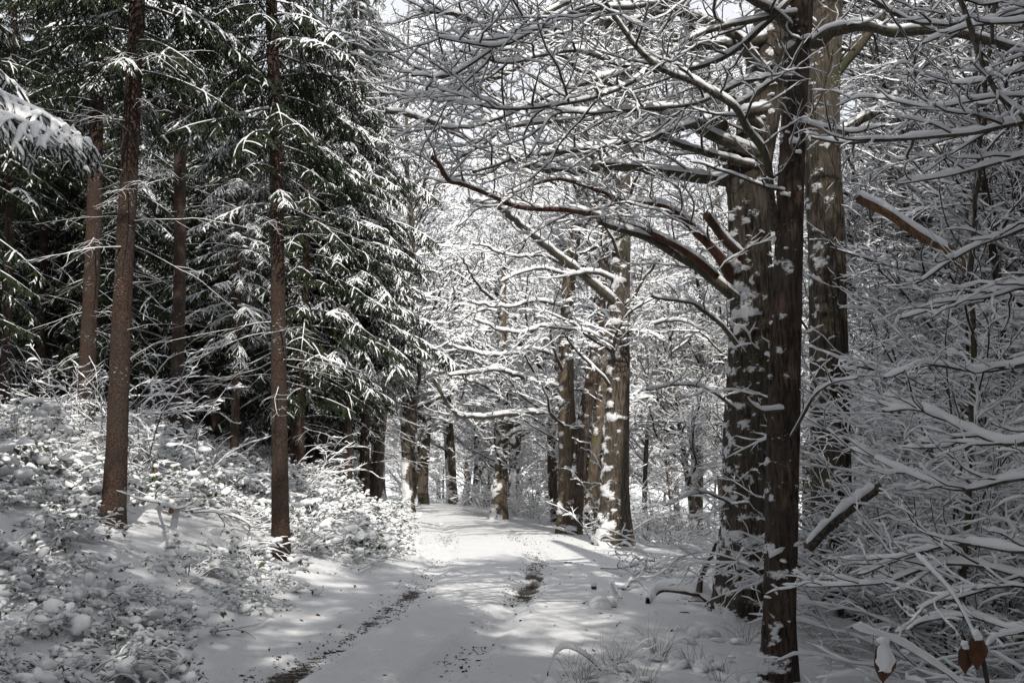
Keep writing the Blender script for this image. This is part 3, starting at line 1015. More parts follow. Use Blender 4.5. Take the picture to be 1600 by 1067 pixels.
spruce([(175, 838, 36), (183, 690, 31), (190, 500, 28), (203, 250, 26), (212, 60, 24)], 13.0, 'reddish bare spruce trunk nearest the camera on the left bank', 41, live0=6.3, dead=(2.4, 6.5), dark=0.6, whorl=0.36, ndead=20, K=44, S=260, blen=0.95)
spruce([(440, 860, 28), (438, 700, 24), (436, 500, 22), (432, 200, 20), (426, 20, 18)], 15.0, 'slim straight spruce trunk beside the left edge of the path', 42, live0=5.6, dead=(2.6, 6.5), dark=0.6, whorl=0.36, ndead=22, K=40, S=240, blen=0.85)
spruce([(275, 750, 22), (278, 550, 19), (281, 400, 18), (281, 130, 16)], 20.0, 'dark spruce trunk between the two nearest spruces, behind the little wooden post', 43, live0=7.5, dead=(2.0, 8.5), dark=0.6, whorl=0.36, ndead=26, K=36, S=200)
spruce([(133, 676, 26), (140, 500, 23), (148, 330, 22), (152, 150, 20)], 20.0, 'dark reddish spruce trunk just left of the nearest spruce, higher up the bank', 44, live0=7.0, dead=(1.5, 8.0), dark=0.6, whorl=0.36, ndead=26, K=36, S=200)
spruce([(365, 745, 13), (369, 600, 12), (372, 400, 11)], 24.0, 'thin spruce trunk in the brambles left of the path-side spruce', 45, live0=3.4, H=13, dead=(1.0, 4.0), ndead=14, blen=0.8)
spruce([(545, 748, 14), (545, 620, 13), (548, 400, 12), (552, 200, 10)], 27.0, 'dark spruce with low drooping snowy boughs at the path edge, left one of the pair', 46, live0=3.6, H=22, top=18, dead=(1.2, 4), ndead=12, blen=1.1, whorl=0.36)
spruce([(571, 752, 15), (571, 620, 14), (570, 400, 12), (568, 200, 10)], 29.0, 'spruce whose hanging boughs edge the open canopy, right one of the pair by the path', 47, live0=4.0, H=24, top=19, dead=(1.2, 4), ndead=12, blen=1.25, whorl=0.36)
spruce([(588, 760, 10), (590, 690, 9), (592, 600, 8)], 38.0, 'slender spruce trunk right of the pair, farther along the path', 48, live0=5.5, H=17, dead=(1.5, 5), ndead=10, blen=0.7)
spruce([(505, 730, 14), (503, 640, 13), (500, 450, 12)], 31.0, 'spruce trunk deep behind the bramble mound, left of the path-side pair', 49, live0=4.5, H=20, dead=(1.2, 5), ndead=12, whorl=0.4)
spruce([(462, 712, 13), (462, 600, 12), (460, 400, 11)], 27.0, 'spruce half hidden just right of the slim path-side trunk', 50, live0=3.8, H=17, dead=(1.0, 5), ndead=14, whorl=0.4)
for k, (px_, py_, w_, Y_, lb) in enumerate([
    (65, 615, 14, 27, 'dark spruce trunk second from the left edge, in the deep shade'),
    (97, 625, 13, 30, 'dark spruce trunk third from the left edge, in the deep shade'),
    (12, 600, 15, 24, 'dark spruce trunk at the extreme left edge, in the deep shade'),
    (325, 680, 13, 30, 'dark spruce trunk in the gap right of the post, behind the brush')]):
    spruce([(px_, py_, w_), (px_ + 4, py_ - 150, w_ - 1), (px_ + 8, py_ - 320, w_ - 2)], Y_, lb, 60 + k, live0=6.0, H=20, dead=(1.2, 8), ndead=26, dark=0.9, whorl=0.36)
rs_ = np.random.default_rng(77)
spots = []
tries = 0
while len(spots) < 96 and tries < 16000:
    tries += 1
    y_ = rs_.uniform(17, 72); x_ = rs_.uniform(-48, -3)
    d_ = cx(y_) - 1.75 - x_
    if d_ < 2.6 or x_ < -0.62 * y_ - 3 or (y_ < 24 and x_ > -0.42 * y_): continue
    if y_ < 25 and x_ > -0.530 * y_: continue
    if any(math.hypot(x_ - a, y_ - b_) < 2.4 for a, b_ in spots): continue
    spots.append((x_, y_))
for k, p_ in enumerate(spots):
    spruce(None, 0, 'dark spruce standing deep in the shaded plantation on the left', 300 + k, H=rs_.uniform(17, 21), live0=rs_.uniform(1.4, 2.8), dead=(0.8, 5.5), ndead=18, dark=0.93,
           group='spruces in the plantation', pos=p_, dia=rs_.uniform(0.2, 0.34), K=14, S=28, whorl=0.40, blen=1.15, lean=tuple(rs_.normal(size=2) * 0.01))

for k, (x_, y_, lb) in enumerate([  # unseen spruces, added so their boughs shade the bank, track and thicket
    (-12.0, 6.6, 'spruce outside the left edge, highest up the bank'),
    (9.6, -0.4, 'spruce behind the viewpoint on the right, by the hazel'), (6.0, -3.0, 'spruce behind the viewpoint by the right verge'),
    (6.2, 0.0, 'spruce outside the right edge, closest to the viewpoint'), (2.4, -5.4, 'spruce behind the viewpoint, nearest the track on its right'),
    (8.2, -6.5, 'spruce far behind the viewpoint on the right'), (3.6, -10.0, 'tall spruce farthest behind the viewpoint on the right'),
    (-8.6, 0.4, 'spruce behind the left edge beside the viewpoint'), (-12.6, 1.2, 'spruce outside the left edge, second row'), (-10.0, -7.5, 'spruce far behind the viewpoint up the left bank'), (-15.5, 8.0, 'spruce far outside the left edge'), (-10.2, 9.6, 'spruce outside the left edge beside the nearest trunks'), (-11.6, 12.8, 'spruce outside the left edge, farthest from the viewpoint of those'), (-5.0, -3.4, 'spruce behind the viewpoint on the left bank'),
    (-9.2, 3.6, 'spruce outside the left edge up the bank'), (-5.6, -9.5, 'tall spruce far behind the viewpoint on the left'),
    (1.5, -2.4, 'spruce just behind the viewpoint'), (-0.5, -5.4, 'spruce behind the viewpoint on the verge'), (-0.9, -10.0, 'spruce farther behind the viewpoint on the verge'), (-5.3, -7.0, 'spruce behind the viewpoint at the left edge of the track'), (4.4, -1.6, 'spruce behind the viewpoint on its right')]):
    spruce(None, 0, lb, 420 + k, H=23, live0=3.2, dead=(1.0, 3.2), ndead=4, dark=0.5, group='spruces outside the frame', pos=(x_, y_), dia=0.3, K=14, S=28, whorl=0.38, blen=1.3, top=22)

# snow-laden bough reaching in from a spruce outside the left edge
nb = spruce(None, 0, 'spruce outside the left edge whose snow-heaped bough hangs into the upper left corner', 398, H=16, live0=3.9, dead=(1.5, 3), ndead=3, pos=(-5.9, 7.4), dia=0.26, K=24, S=80, top=13, whorl=0.55, blen=0.9)

HB = bough_mesh(955, 2.7, 1.5, 1.0)
for (pz, az, tl, yo) in ((148, 0.02, -0.10, 0.0), (60, 0.30, 0.0, 0.0), (250, -0.35, -0.02, 0.0)):
    hb = bpy.data.objects.new('bough', HB)
    COL.objects.link(hb)
    hb.parent = nb
    hb.location = (0.05, yo, at(0, pz, 7.4)[2] + 0.05 - nb.location[2])
    hb.rotation_euler = (0.0, tl, az)

# ------------------------------------------------------------------ bare broadleaf trees for the woods behind (built once per kind, then copied)
def bare_tree(name, seed, H, r, label, cat, group, snow=0.042, limbs=3.4, lmax=4.2, loc=(0, 0, 0), bark='bark_oak', t0=0.18):
    rng = np.random.default_rng(seed)
    root = thing(name, loc, label, cat, group)
    zz = np.linspace(0, H, 7)
    path = np.column_stack([np.cumsum(rng.normal(size=7) * 0.16), np.cumsum(rng.normal(size=7) * 0.16), zz])
    path[0] = 0
    rad = r * (1 - 0.93 * (zz / H) ** 0.9)
    obj('trunk', trunk_geo(path, rad, 18, 70, 0.05, 8, 1.0, 0.5, (-0.8, -0.6), 0.35, seed, 0.03), [M[bark]], root)
    C = spline(np.column_stack([path, rad]), 60)
    crown_parts(root, rng, C, limbs, t0, lmax, snow)
    return root


def bush(name, seed, n, L, label, cat, group, snow=0.025, spread=0.9, fine=True, loc=(0, 0, 0), K=4, rad=0.012, lat=4.0, lift=-0.2, base_r=0.35, leaves=0):
    rng = np.random.default_rng(seed)
    root = thing(name, loc, label, cat, group)
    a = rng.uniform(0, 2 * math.pi, n)
    br = base_r * np.sqrt(rng.random(n))
    P = np.column_stack([np.cos(a) * br, np.sin(a) * br, np.full(n, -0.1)])
    tl = rng.uniform(0.15, spread, n)
    D = np.column_stack([np.cos(a) * np.sin(tl), np.sin(a) * np.sin(tl), np.cos(tl)])
    Ls = L * rng.uniform(0.6, 1.2, n)
    gb, gt, gs = Geo(), Geo(), Geo()
    p1, r1 = grow(rng, P, D, Ls, np.full(n, rad) * rng.uniform(0.7, 1.3, n), 12, 0.4, lift, 0.0, 0.25, 0.7)
    tubes(gb, p1, r1, 5); snow_on(gs, rng, p1, r1, snow, 5, gap=0.12)
    P, D, L2, R2 = spawn(rng, p1, r1, lat, 0.18, 1.0, 58, 0.42, 1.3, 0.007, 0.75, 0.12, 0.02)
    p2, r2 = grow(rng, P, D, L2, R2, 7, 0.45, -0.05, 0.05, 0.3, 0.5)
    tubes(gt, p2, r2, 3); snow_on(gs, rng, p2, r2, snow * 0.95, K)
    P, D, L3, R3 = spawn(rng, p2, r2, 6.5, 0.12, 1.0, 50, 0.45, 0.55, 0.0045, 0.7, 0.08, 0.05)
    p3, r3 = grow(rng, P, D, L3, R3, 4, 0.4, 0.05, 0.0, 0.4, 0.4)
    tubes(gt, p3, r3, 3); snow_on(gs, rng, p3, r3, snow * 0.8, K)
    if fine:
        P, D, L4, R4 = spawn(rng, p3, r3, 7, 0.2, 1.0, 48, 0.5, 0.22, 0.003, 0.6, 0.06, 0.05)
        p4, r4 = grow(rng, P, D, L4, R4, 3, 0.4, 0.05, 0.0, 0.5, 0.3)
        tubes(gt, p4, r4, 3); snow_on(gs, rng, p4, r4, snow * 0.62, 3)
    tag(obj('stems', gb, [M['limb']], root), kind='stuff')
    tag(obj('twig_spray', gt, [M['twig']], root), kind='stuff')
    if leaves:
        leafy(gs, root, rng, p2, leaves)
    tag(obj('snow_layer', gs, [M['snow']], root), kind='stuff')
    return root


def leafy(gs, root, rng, pts, n, size=0.055, mat='leaf', name='foliage'):
    """evergreen leaves along stems, each with its own cap of snow"""
    gl = Geo()
    N, S, _ = pts.shape
    i = rng.integers(0, N, n); j = rng.integers(1, S, n)
    c = pts[i, j] + rng.normal(size=(n, 3)) * 0.03
    a = rng.uniform(0, 2 * math.pi, n)
    s = size * rng.uniform(0.6, 1.4, n)
    ux = np.stack([np.cos(a), np.sin(a), -0.25 + 0.3 * rng.normal(size=n)], -1)
    uy = np.stack([-np.sin(a), np.cos(a), 0.35 * rng.normal(size=n)], -1)
    V = np.stack([c, c + ux * s[:, None] * 0.5 + uy * s[:, None] * 0.34 + UP * 0.006, c + ux * s[:, None] * 1.05 - UP * (s * 0.12)[:, None],
                  c + ux * s[:, None] * 0.5 - uy * s[:, None] * 0.34 + UP * 0.006, c + ux * s[:, None] * 0.5 - UP * (s * 0.06)[:, None]], 1)
    o5 = (np.arange(n) * 5)[:, None]
    F = np.concatenate([o5 + np.array([[0, 4, 1]]), o5 + np.array([[1, 4, 2]]), o5 + np.array([[2, 4, 3]]), o5 + np.array([[3, 4, 0]])])
    gl.add(V.reshape(-1, 3), F, 0)
    tag(obj(name, gl, [M[mat]], root, smooth=False), kind='stuff')
    k = rng.random(n) < 0.58
    cc = c[k] + ux[k] * (s[k] * 0.5)[:, None] + UP * 0.005
    clumps(gs, rng, cc, s[k] * 0.46, 0.62, 2, 7, 0, 0.2)


def zone_label(x, y, table, default):
    for (x0, x1, y0, y1, lb, gp) in table:
        if x0 <= x <= x1 and y0 <= y <= y1:
            return lb, gp
    return default


FAR = dict(snow=0.042)
protos = [bare_tree('bare_tree', 500, 15, 0.20, 'x', 'tree', 'bare trees in the snowy woods', lmax=4.0),
          bare_tree('bare_tree', 501, 12, 0.13, 'x', 'tree', 'bare trees in the snowy woods', lmax=3.4, limbs=3.8),
          bare_tree('bare_tree', 502, 17, 0.24, 'x', 'tree', 'bare trees in the snowy woods', lmax=4.8, t0=0.12, snow=0.022, limbs=3.8)]
pk = [kids_of(p) for p in protos]
rb = np.random.default_rng(5)
spots = []
used = [False] * 3
zones = [(-200, -3.0, 55, 70, 'bare snow-frosted tree closing the view left of the bend', 'bare trees left of the bend'),
         (-200, -3.0, 70, 400, 'bare snowy tree far behind the end of the path', 'bare trees far behind the end of the path'),
         (-3.0, 6.0, 30, 60, 'bare snowy tree rising between the mossy trunk and the twin tan stems', 'bare trees beside the far path'),
         (-3.0, 10.0, 60, 400, 'bare snowy tree in the far woods behind the middle trunks', 'bare trees behind the middle trunks'),
         (6.0, 300, 22, 48, 'bare snowy tree in the hollow right of the path behind the thicket', 'bare trees in the hollow on the right'),
         (6.0, 300, 48, 400, 'bare snowy tree in the far woods beyond the hollow on the right', 'bare trees beyond the hollow')]


def place(p, x, y, s, label, group, rz=None, tilt=(0, 0), dz=-0.05):
    rz = rb.uniform(0, 2 * math.pi) if rz is None else rz
    root, kids, flag = p
    if not flag[0]:
        flag[0] = True
        root.location = (x, y, gz(x, y) + dz); root.rotation_euler = (tilt[0], tilt[1], rz); root.scale = (s, s, s)
        return tag(root, label, None, group)
    return copy_tree(root, kids, (x, y, gz(x, y) + dz), rz, s, label, group, tilt)


PT = [(p, k, [False]) for p, k in zip(protos, pk)]
tries = 0
while len(spots) < 235 and tries < 30000:
    tries += 1
    y_ = 32 + 105 * rb.random() ** 1.2; x_ = rb.uniform(-0.45 * y_ - 2, 0.62 * y_ + 3)
    d_ = abs(x_ - cx(y_))
    if d_ < 3.2: continue
    if x_ < cx(y_) and (y_ < 38 or (y_ < 58 and x_ < cx(y_) - 6)): continue
    if 0.105 * y_ < x_ < 0.225 * y_ and y_ < 80 and rb.random() < 0.92: continue     # the bright opening
    if any(math.hypot(x_ - a, y_ - b_) < 2.2 for a, b_ in spots): continue
    spots.append((x_, y_))
    lb, gp = zone_label(x_, y_, zones, ('bare snowy tree standing in the woods', 'bare trees in the woods'))
    place(PT[rb.integers(2)] if y_ > 36 or rb.random() < 0.4 else PT[2], x_, y_, rb.uniform(0.75, 1.2) * (1.45 if y_ > 38 else 1.0), lb, gp, tilt=tuple(rb.normal(size=2) * 0.04))

# trees close on the right, partly beyond the frame; the unseen ones are added to shade the track
for k, (x_, y_, s, lb) in enumerate([
    (-4.9, 36.0, 1.6, 'bare snowy tree rising beside the path behind the spruce pair'),
    (-4.4, 43.0, 1.7, 'bare snowy tree left of the far path, in front of the thick dark trunk'),
    (-6.6, 49.0, 1.8, 'bare snowy tree left of the bend, beside the thick dark trunk'),
    (-5.0, 0.6, 1.25, 'bare tree beside the viewpoint on the left bank, overhanging the track'),
    (0.6, -3.4, 1.2, 'bare tree behind the viewpoint at the right verge, overhanging the track'),
    (6.2, 33.0, 0.95, 'thin tree in the bright gap, just left of the massive trunk'),
    (-5.6, 55.0, 1.8, 'bare tree closing the view just left of the thick dark trunk'),
    (6.2, 12.5, 0.75, 'bare snowy tree standing in the thicket right of the two big trunks'),
    (7.7, 14.5, 0.9, 'bare snowy tree in the thicket toward the right edge, behind the leaning broken limb'),
    (9.6, 17.0, 1.0, 'bare snowy tree at the right edge deep in the thicket'),
    (7.4, 18.0, 0.9, 'bare snowy tree behind the big trunks in the hollow'),
    (8.5, 20.5, 1.0, 'tall bare tree behind the middle of the thicket'),
    (6.4, 4.6, 0.85, 'bare tree outside the right edge, its twigs reaching into the upper right'),
    (8.2, 8.6, 0.8, 'bare tree just outside the right edge behind the bowed hazel'),
    (9.0, 2.2, 1.0, 'bare tree well outside the right edge'),
    (12.0, 5.5, 1.0, 'bare tree far outside the right edge, in line with the hazel'),
    (12.5, 9.5, 1.0, 'bare tree far outside the right edge, beside the thicket'),
    (5.0, -0.6, 0.95, 'bare tree behind the viewpoint, nearest on the right'),
    (11.5, -2.0, 1.0, 'bare tree well to the right behind the viewpoint'),
    (14.5, 13.0, 1.0, 'bare tree far outside the right edge, past the thicket'),
    (10.5, 24.0, 1.05, 'bare tree behind the thicket at mid distance'),
    (13.5, 21.0, 1.05, 'bare tree behind the right end of the thicket'),
    (12.0, 29.0, 1.1, 'bare tree far back behind the thicket'),
    (11.0, 13.0, 0.9, 'bare tree outside the right edge beside the thicket'),
    (7.2, 0.8, 0.9, 'bare tree outside the lower right edge'),
    (9.8, 6.6, 0.8, 'bare tree outside the right edge, low boughed'),
    (16.5, 6.0, 1.1, 'bare tree outside the right edge, farthest to the side'),
    (15.5, 0.0, 1.1, 'bare tree farthest right behind the viewpoint'),
    (8.0, -3.5, 1.0, 'bare tree behind the viewpoint between two spruces'),
    (17.0, 18.0, 1.1, 'bare tree outside the right edge, farthest back')]):
    place(PT[1] if k < 2 else PT[0] if 3 <= k < 5 else PT[k % 2] if k < 8 else PT[2], x_, y_, s, lb, 'bare trees close on the right', tilt=tuple(rb.normal(size=2) * 0.04))

# shrubs of the understorey behind
BS = [bush('snowy_shrub', 600 + k, 9, 2.0 + 0.4 * k, 'x', 'shrub', 'x', 0.024, 1.0, False, K=3, lat=3.6) for k in range(3)]
PB = [(p, kids_of(p), [False]) for p in BS]
BT = [bush('snowy_shrub', 620 + k, 10, 1.5, 'x', 'shrub', 'x', 0.013, 1.0, True, K=3, lat=4.5, rad=0.008) for k in range(2)]
PT2 = [(p, kids_of(p), [False]) for p in BT]
zones = [(-200, -2.0, 55, 400, 'snow-covered bare shrub round the bend of the path', 'shrubs round the bend'),
         (-2.0, 3.5, 26, 400, 'snow-covered bare shrub along the right side of the far path', 'shrubs along the far path'),
         (-200, 3.5, 0, 58, 'snow-covered bare shrub under the spruces', 'shrubs under the spruces'),
         (3.5, 300, 12, 30, 'snow-covered bare shrub in the hollow right of the middle trunks', 'shrubs in the near hollow'),
         (3.5, 300, 30, 400, 'snow-covered bare shrub farther down the hollow on the right', 'shrubs in the far hollow')]
n_ = 0
tries = 0
while n_ < 190 and tries < 9000:
    tries += 1
    y_ = 16 + 84 * rb.random() ** 1.3; x_ = rb.uniform(-0.5 * y_, 0.6 * y_ + 2)
    d_ = x_ - cx(y_)
    if abs(d_) < 3.1 or (d_ < 0 and y_ < 55 and d_ > -4.5): continue
    if d_ < 0 and y_ < 55 and rb.random() < 0.6: continue
    if d_ > 0 and x_ < 0.24 * y_ + 1.2 and y_ < 24: continue
    n_ += 1
    lb, gp = zone_label(x_, y_, zones, ('snow-covered bare shrub in the woods', 'shrubs in the woods'))
    place(PB[rb.integers(3)], x_, y_, rb.uniform(0.7, 1.25), lb, gp)

for k in range(30):
    if k < 12: x_, y_ = rb.uniform(-2.2, 1.4), rb.uniform(44, 64)
    elif k < 24: x_, y_ = rb.uniform(-13.5, -3.5), rb.uniform(78, 96)
    else: x_, y_ = rb.uniform(-9.5, -6.0), rb.uniform(44, 56)
    if abs(x_ - cx(y_)) < 3.0: continue
    place(PB[rb.integers(3)], x_, y_, rb.uniform(1.0, 1.6), 'snow-covered bare shrub round the bend of the path', 'shrubs round the bend')

# ------------------------------------------------------------------ the near thicket on the right: bowed shrubs with thick snow
HZ = [bush('hazel_bush', 640 + k, 11, 2.9 + 0.3 * k, 'x', 'shrub', 'x', 0.018, 1.15, True, K=4, lat=5.0, lift=-0.45, base_r=0.5) for k in range(3)]
HZ += [bush('holly_bush', 650, 10, 2.0, 'x', 'shrub', 'x', 0.024, 0.9, False, K=4, lat=4.0, lift=-0.3, base_r=0.4, leaves=2600)]
PH = [(p, kids_of(p), [False]) for p in HZ]
th = [(3, 4.6, 11.6, 1.0), (3, 5.6, 13.6, 1.3), (3, 6.6, 10.4, 1.0), (3, 4.6, 15.0, 1.2),
      (1, 4.8, 9.4, 1.0), (2, 5.3, 11.3, 1.15), (0, 6.2, 9.0, 1.1), (1, 6.4, 12.0, 1.3), (2, 5.4, 13.6, 1.2), (0, 7.6, 13.6, 1.3), (1, 5.0, 14.8, 1.2),
      (2, 5.5, 7.7, 0.75), (0, 5.9, 6.9, 0.85), (2, 7.0, 10.6, 1.2), (0, 8.4, 16.0, 1.4), (1, 6.4, 16.6, 1.4), (2, 9.8, 15.0, 1.4), (2, 5.3, 5.2, 0.75), (1, 5.6, 8.0, 1.05), (0, 4.5, 10.4, 1.2), (2, 8.0, 11.8, 1.4), (0, 5.9, 10.2, 1.5), (2, 6.9, 12.8, 1.6), (1, 5.2, 12.6, 1.5), (0, 5.0, 8.4, 0.8), (2, 5.0, 8.9, 1.3), (3, 5.2, 10.0, 1.1), (3, 7.4, 12.4, 1.4), (1, 7.9, 15.2, 1.8), (0, 6.2, 14.2, 1.7)]
words_ = ['behind the two big trunks', 'in the middle of the thicket', 'at the right edge of the thicket']
for k, (kind, x_, y_, s) in enumerate(th):
    w_ = words_[0] if x_ / y_ < 0.40 else (words_[1] if x_ / y_ < 0.50 else words_[2])
    nm = 'dark-leaved evergreen bush capped with snow ' if kind == 3 else 'bowed bare bush with thick snow on every twig, '
    place(PH[kind], x_, y_, s, nm + w_, ('evergreen bushes ' if kind == 3 else 'bowed bushes ') + w_)
hz = thing('hazel_tree', (4.6, 5.6, gz(4.6, 5.6)), 'near hazel at the right edge with long level boughs under thick snow', 'tree')
for k, (px, ya, yb, wa, wb) in enumerate([
    ([(1760, 170), (1600, 192), (1505, 210), (1404, 218), (1323, 223), (1270, 215)], 5.6, 6.6, 12, 5),
    ([(1450, -60), (1500, 0), (1530, 91), (1556, 147), (1600, 177), (1680, 230)], 6.0, 5.6, 8, 10),
    ([(1620, 150), (1556, 152), (1480, 167), (1424, 164), (1354, 152), (1310, 165)], 5.8, 6.6, 7, 3),
    ([(1740, 215), (1600, 243), (1490, 273), (1400, 290)], 5.7, 6.6, 10, 4),
    ([(1740, 60), (1600, 110), (1500, 130), (1420, 110)], 5.7, 6.6, 9, 4),
    ([(1740, 330), (1620, 350), (1520, 390), (1430, 440)], 5.7, 6.8, 10, 4),
    ([(1740, 470), (1600, 450), (1500, 470), (1400, 500)], 5.7, 7.0, 10, 4),
    ([(1740, 620), (1600, 690), (1520, 675), (1440, 640), (1380, 640)], 5.7, 7.0, 13, 5),
    ([(1740, 740), (1600, 745), (1500, 765), (1420, 740), (1330, 700)], 5.7, 7.2, 11, 4),
    ([(1740, 840), (1600, 860), (1500, 850), (1420, 870), (1340, 900)], 5.5, 7.0, 11, 4),
    ([(1740, 950), (1600, 900), (1480, 880), (1380, 910), (1260, 915)], 5.5, 7.4, 11, 4),
    ([(1740, 560), (1640, 560), (1540, 580), (1450, 570), (1380, 590)], 5.7, 7.0, 10, 4),
    ([(1740, 1000), (1600, 985), (1500, 960), (1400, 985)], 5.2, 6.6, 10, 4),
    ([(1740, -20), (1620, 30), (1520, 40), (1440, 70)], 5.7, 6.6, 9, 4)]):
    limb_parts(hz, tr(px, ya, yb, wa, wb), M['limb'], 700 + k, 0.020, twiggy=1.25, wig=0.03, sub={'max': 1.1, 'ratio': 0.4, 'lift': 0.05})
st = thing('hazel_tree', (4.75, 9.2, gz(4.75, 9.2)), 'thin upright dark stem rising through the right side of the thicket', 'tree')
limb_parts(st, tr([(1500, 960), (1512, 800), (1520, 600), (1518, 420), (1530, 250), (1545, 100), (1560, -40)], 9.2, 9.0, 11, 6), M['limb'], 730, 0.016, twiggy=0.35, wig=0.06)
st = thing('fallen_limb', tuple(at(1510, 418, 10.0)), 'thick broken limb under snow leaning across the thicket', 'branch')
limb_parts(st, tr([(1343, 309), (1384, 329), (1435, 364), (1480, 390), (1510, 418)], 10.4, 9.8, 20, 17), M['wood'], 731, 0.03, twiggy=0)
st = thing('fallen_limb', tuple(at(1265, 850, 10.0)), 'short thick limb under snow slanting up at the foot of the thicket', 'branch')
limb_parts(st, tr([(1262, 855), (1300, 815), (1345, 780), (1375, 760)], 10.2, 9.8, 20, 16), M['limb'], 732, 0.04, twiggy=0)
#PART3
# ------------------------------------------------------------------ the bank: brambles, brush, fallen wood
def ray_ground(px, py, ymax=90.0):
    Y = 3.0
    while Y < ymax:
        p = at(px, py, Y)
        if p[2] <= ground_at(p[0], p[1]):
            return p
        Y += 0.04
    return at(px, py, ymax)


def proj(x, y, z):
    X_, Y_, Z_ = x, y, z - EYE
    d = Y_ * CT + Z_ * ST
    u = -Y_ * ST + Z_ * CT
    return 800 + 1555 * X_ / d, 533.5 - 1555 * u / d


def bramble(name, seed, n, L, leaves, size, label, cat, group, lumps=30, lump=0.07):
    rng = np.random.default_rng(seed)
    root = thing(name, (0, 0, 0), label, cat, group)
    a = rng.uniform(0, 2 * math.pi, n); br = 0.45 * np.sqrt(rng.random(n))
    P = np.column_stack([np.cos(a) * br, np.sin(a) * br, np.full(n, -0.05)])
    b_ = a + rng.normal(size=n) * 0.8
    D = np.column_stack([np.cos(b_) * 0.6, np.sin(b_) * 0.6, np.full(n, 0.9)])
    gb, gs = Geo(), Geo()
    p1, r1 = grow(rng, P, D, L * rng.uniform(0.6, 1.2, n), np.full(n, 0.006), 10, 0.35, -2.2, 0.0, 0.4, 0.5)
    p1[..., 2] = np.maximum(p1[..., 2], -0.03)
    tubes(gb, p1, r1, 4); snow_on(gs, rng, p1, r1, 0.02, 4, gap=0.2)
    P, D, L2, R2 = spawn(rng, p1, r1, 5, 0.2, 1.0, 55, 0.4, 0.4, 0.004, 0.6, 0.1, 0.2)
    p2, r2 = grow(rng, P, D, L2, R2, 4, 0.4, -0.3, 0.0, 0.4)
    tubes(gb, p2, r2, 3); snow_on(gs, rng, p2, r2, 0.014, 4, gap=0.2)
    tag(obj('stems', gb, [M['twig']], root), kind='stuff')
    leafy(gs, root, rng, p2, leaves, size)
    # snow heaped where several leaves hold it together
    i = rng.integers(0, n, lumps); j = rng.integers(3, 11, lumps)
    clumps(gs, rng, p1[i, j] + rng.normal(size=(lumps, 3)) * 0.02, lump * rng.uniform(0.5, 1.3, lumps), 0.55, 4, 11, 0, 0.14)
    tag(obj('snow_layer', gs, [M['snow']], root), kind='stuff')
    return root


BR = [bramble('bramble_bush', 800 + k, 26, 0.95, 300, 0.082, 'x', 'bramble', 'x', 44, 0.085) for k in range(3)]
BR += [bramble('bramble_bush', 810, 20, 0.7, 260, 0.06, 'x', 'bramble', 'x', 80, 0.07)]
PR = [(p, kids_of(p), [False]) for p in BR]
AUTO = []
rr_ = np.random.default_rng(9)
n_ = 0; tries = 0
areas = [  # photo regions and how thick the brambles stand there
    (0, 230, 900, 1067, 0.9), (0, 120, 640, 880, 0.7), (250, 420, 900, 1010, 0.10), (130, 420, 850, 940, 0.14),
    (180, 430, 640, 770, 0.75), (455, 600, 690, 850, 1.0), (300, 455, 700, 800, 0.9), (0, 200, 580, 660, 0.7), (560, 610, 760, 850, 0.2), (-200, 0, 600, 1200, 0.5), (260, 460, 930, 1067, 0.05)]
bspots = []
while n_ < 185 and tries < 30000:
    tries += 1
    y_ = 5.8 + 24 * rr_.random() ** 1.4; x_ = cx(y_) - 1.5 - 9 * rr_.random() ** 1.2
    u, v_ = proj(x_, y_, float(ground_at(x_, y_)) + 0.12)
    pr = max([q for (a, b_, c, d, q) in areas if a <= u <= b_ and c <= v_ <= d] + [0])
    if rr_.random() > pr: continue
    if math.hypot(x_ + 3.47, y_ - 15) < 0.5 or math.hypot(x_ + 5.2, y_ - 13) < 0.7: continue
    lim = 0.36 if y_ < 12 else 0.45
    if any(math.hypot(x_ - a, y_ - b_) < lim for a, b_ in bspots): continue
    bspots.append((x_, y_)); n_ += 1
    kind = 3 if (y_ < 11 and rr_.random() < 0.7) else rr_.integers(3)
    sc = rr_.uniform(0.5, 0.85) if y_ < 13 else rr_.uniform(0.75, 1.25)
    if 455 < u < 570: sc = rr_.uniform(0.9, 1.25)
    o = place(PR[kind], x_, y_, sc, 'low bramble heaped with snow', 'brambles on the bank', tilt=tuple(rr_.normal(size=2) * 0.12))
    AUTO.append((o, 'snow-heaped bramble', 'brambles'))
# thin snowy brush under the spruces
for k in range(70):
    for _ in range(60):
        u, v_ = rr_.uniform(-40, 470), rr_.uniform(600, 745)
        p = ray_ground(u, v_, 34)
        if 14.5 < p[1] < 33: break
    place(PT2[rr_.integers(2)], p[0], p[1], rr_.uniform(0.35, 0.62), 'snow-covered bare shrub under the spruces', 'shrubs under the spruces')


def lying(name, pix, w0, w1, label, mat, seed, twiggy=0.3, lift=0.06, thick=0.02, cat='branch', sub=None):
    """a fallen branch whose points lie on the snow where the photograph shows them; lift may be one height or one per point"""
    n = len(pix)
    rows = []
    lf = lift if isinstance(lift, (list, tuple)) else [lift] * n
    for k, (a, b_) in enumerate(pix):
        f = k / (n - 1)
        p = ray_ground(a, b_ , 40)
        s = max(0.0, lf[k])
        # raise the point above the snow but keep it on the same sight line
        c = np.array((0, 0, EYE)); d = p - c
        t = max(0.5, 1 - s / max(0.3, EYE - p[2] + 0.001)) if p[2] < EYE - 0.4 else 1.0
        p = c + d * t
        rows.append((*p, 0.5 * (w0 + (w1 - w0) * f) * p[1] / 1555.0))
    r = thing(name, tuple(rows[0][:3]), label, cat)
    limb_parts(r, rows, mat, seed, thick, twiggy=twiggy, wig=0.02, K=7, sub=sub)
    return r


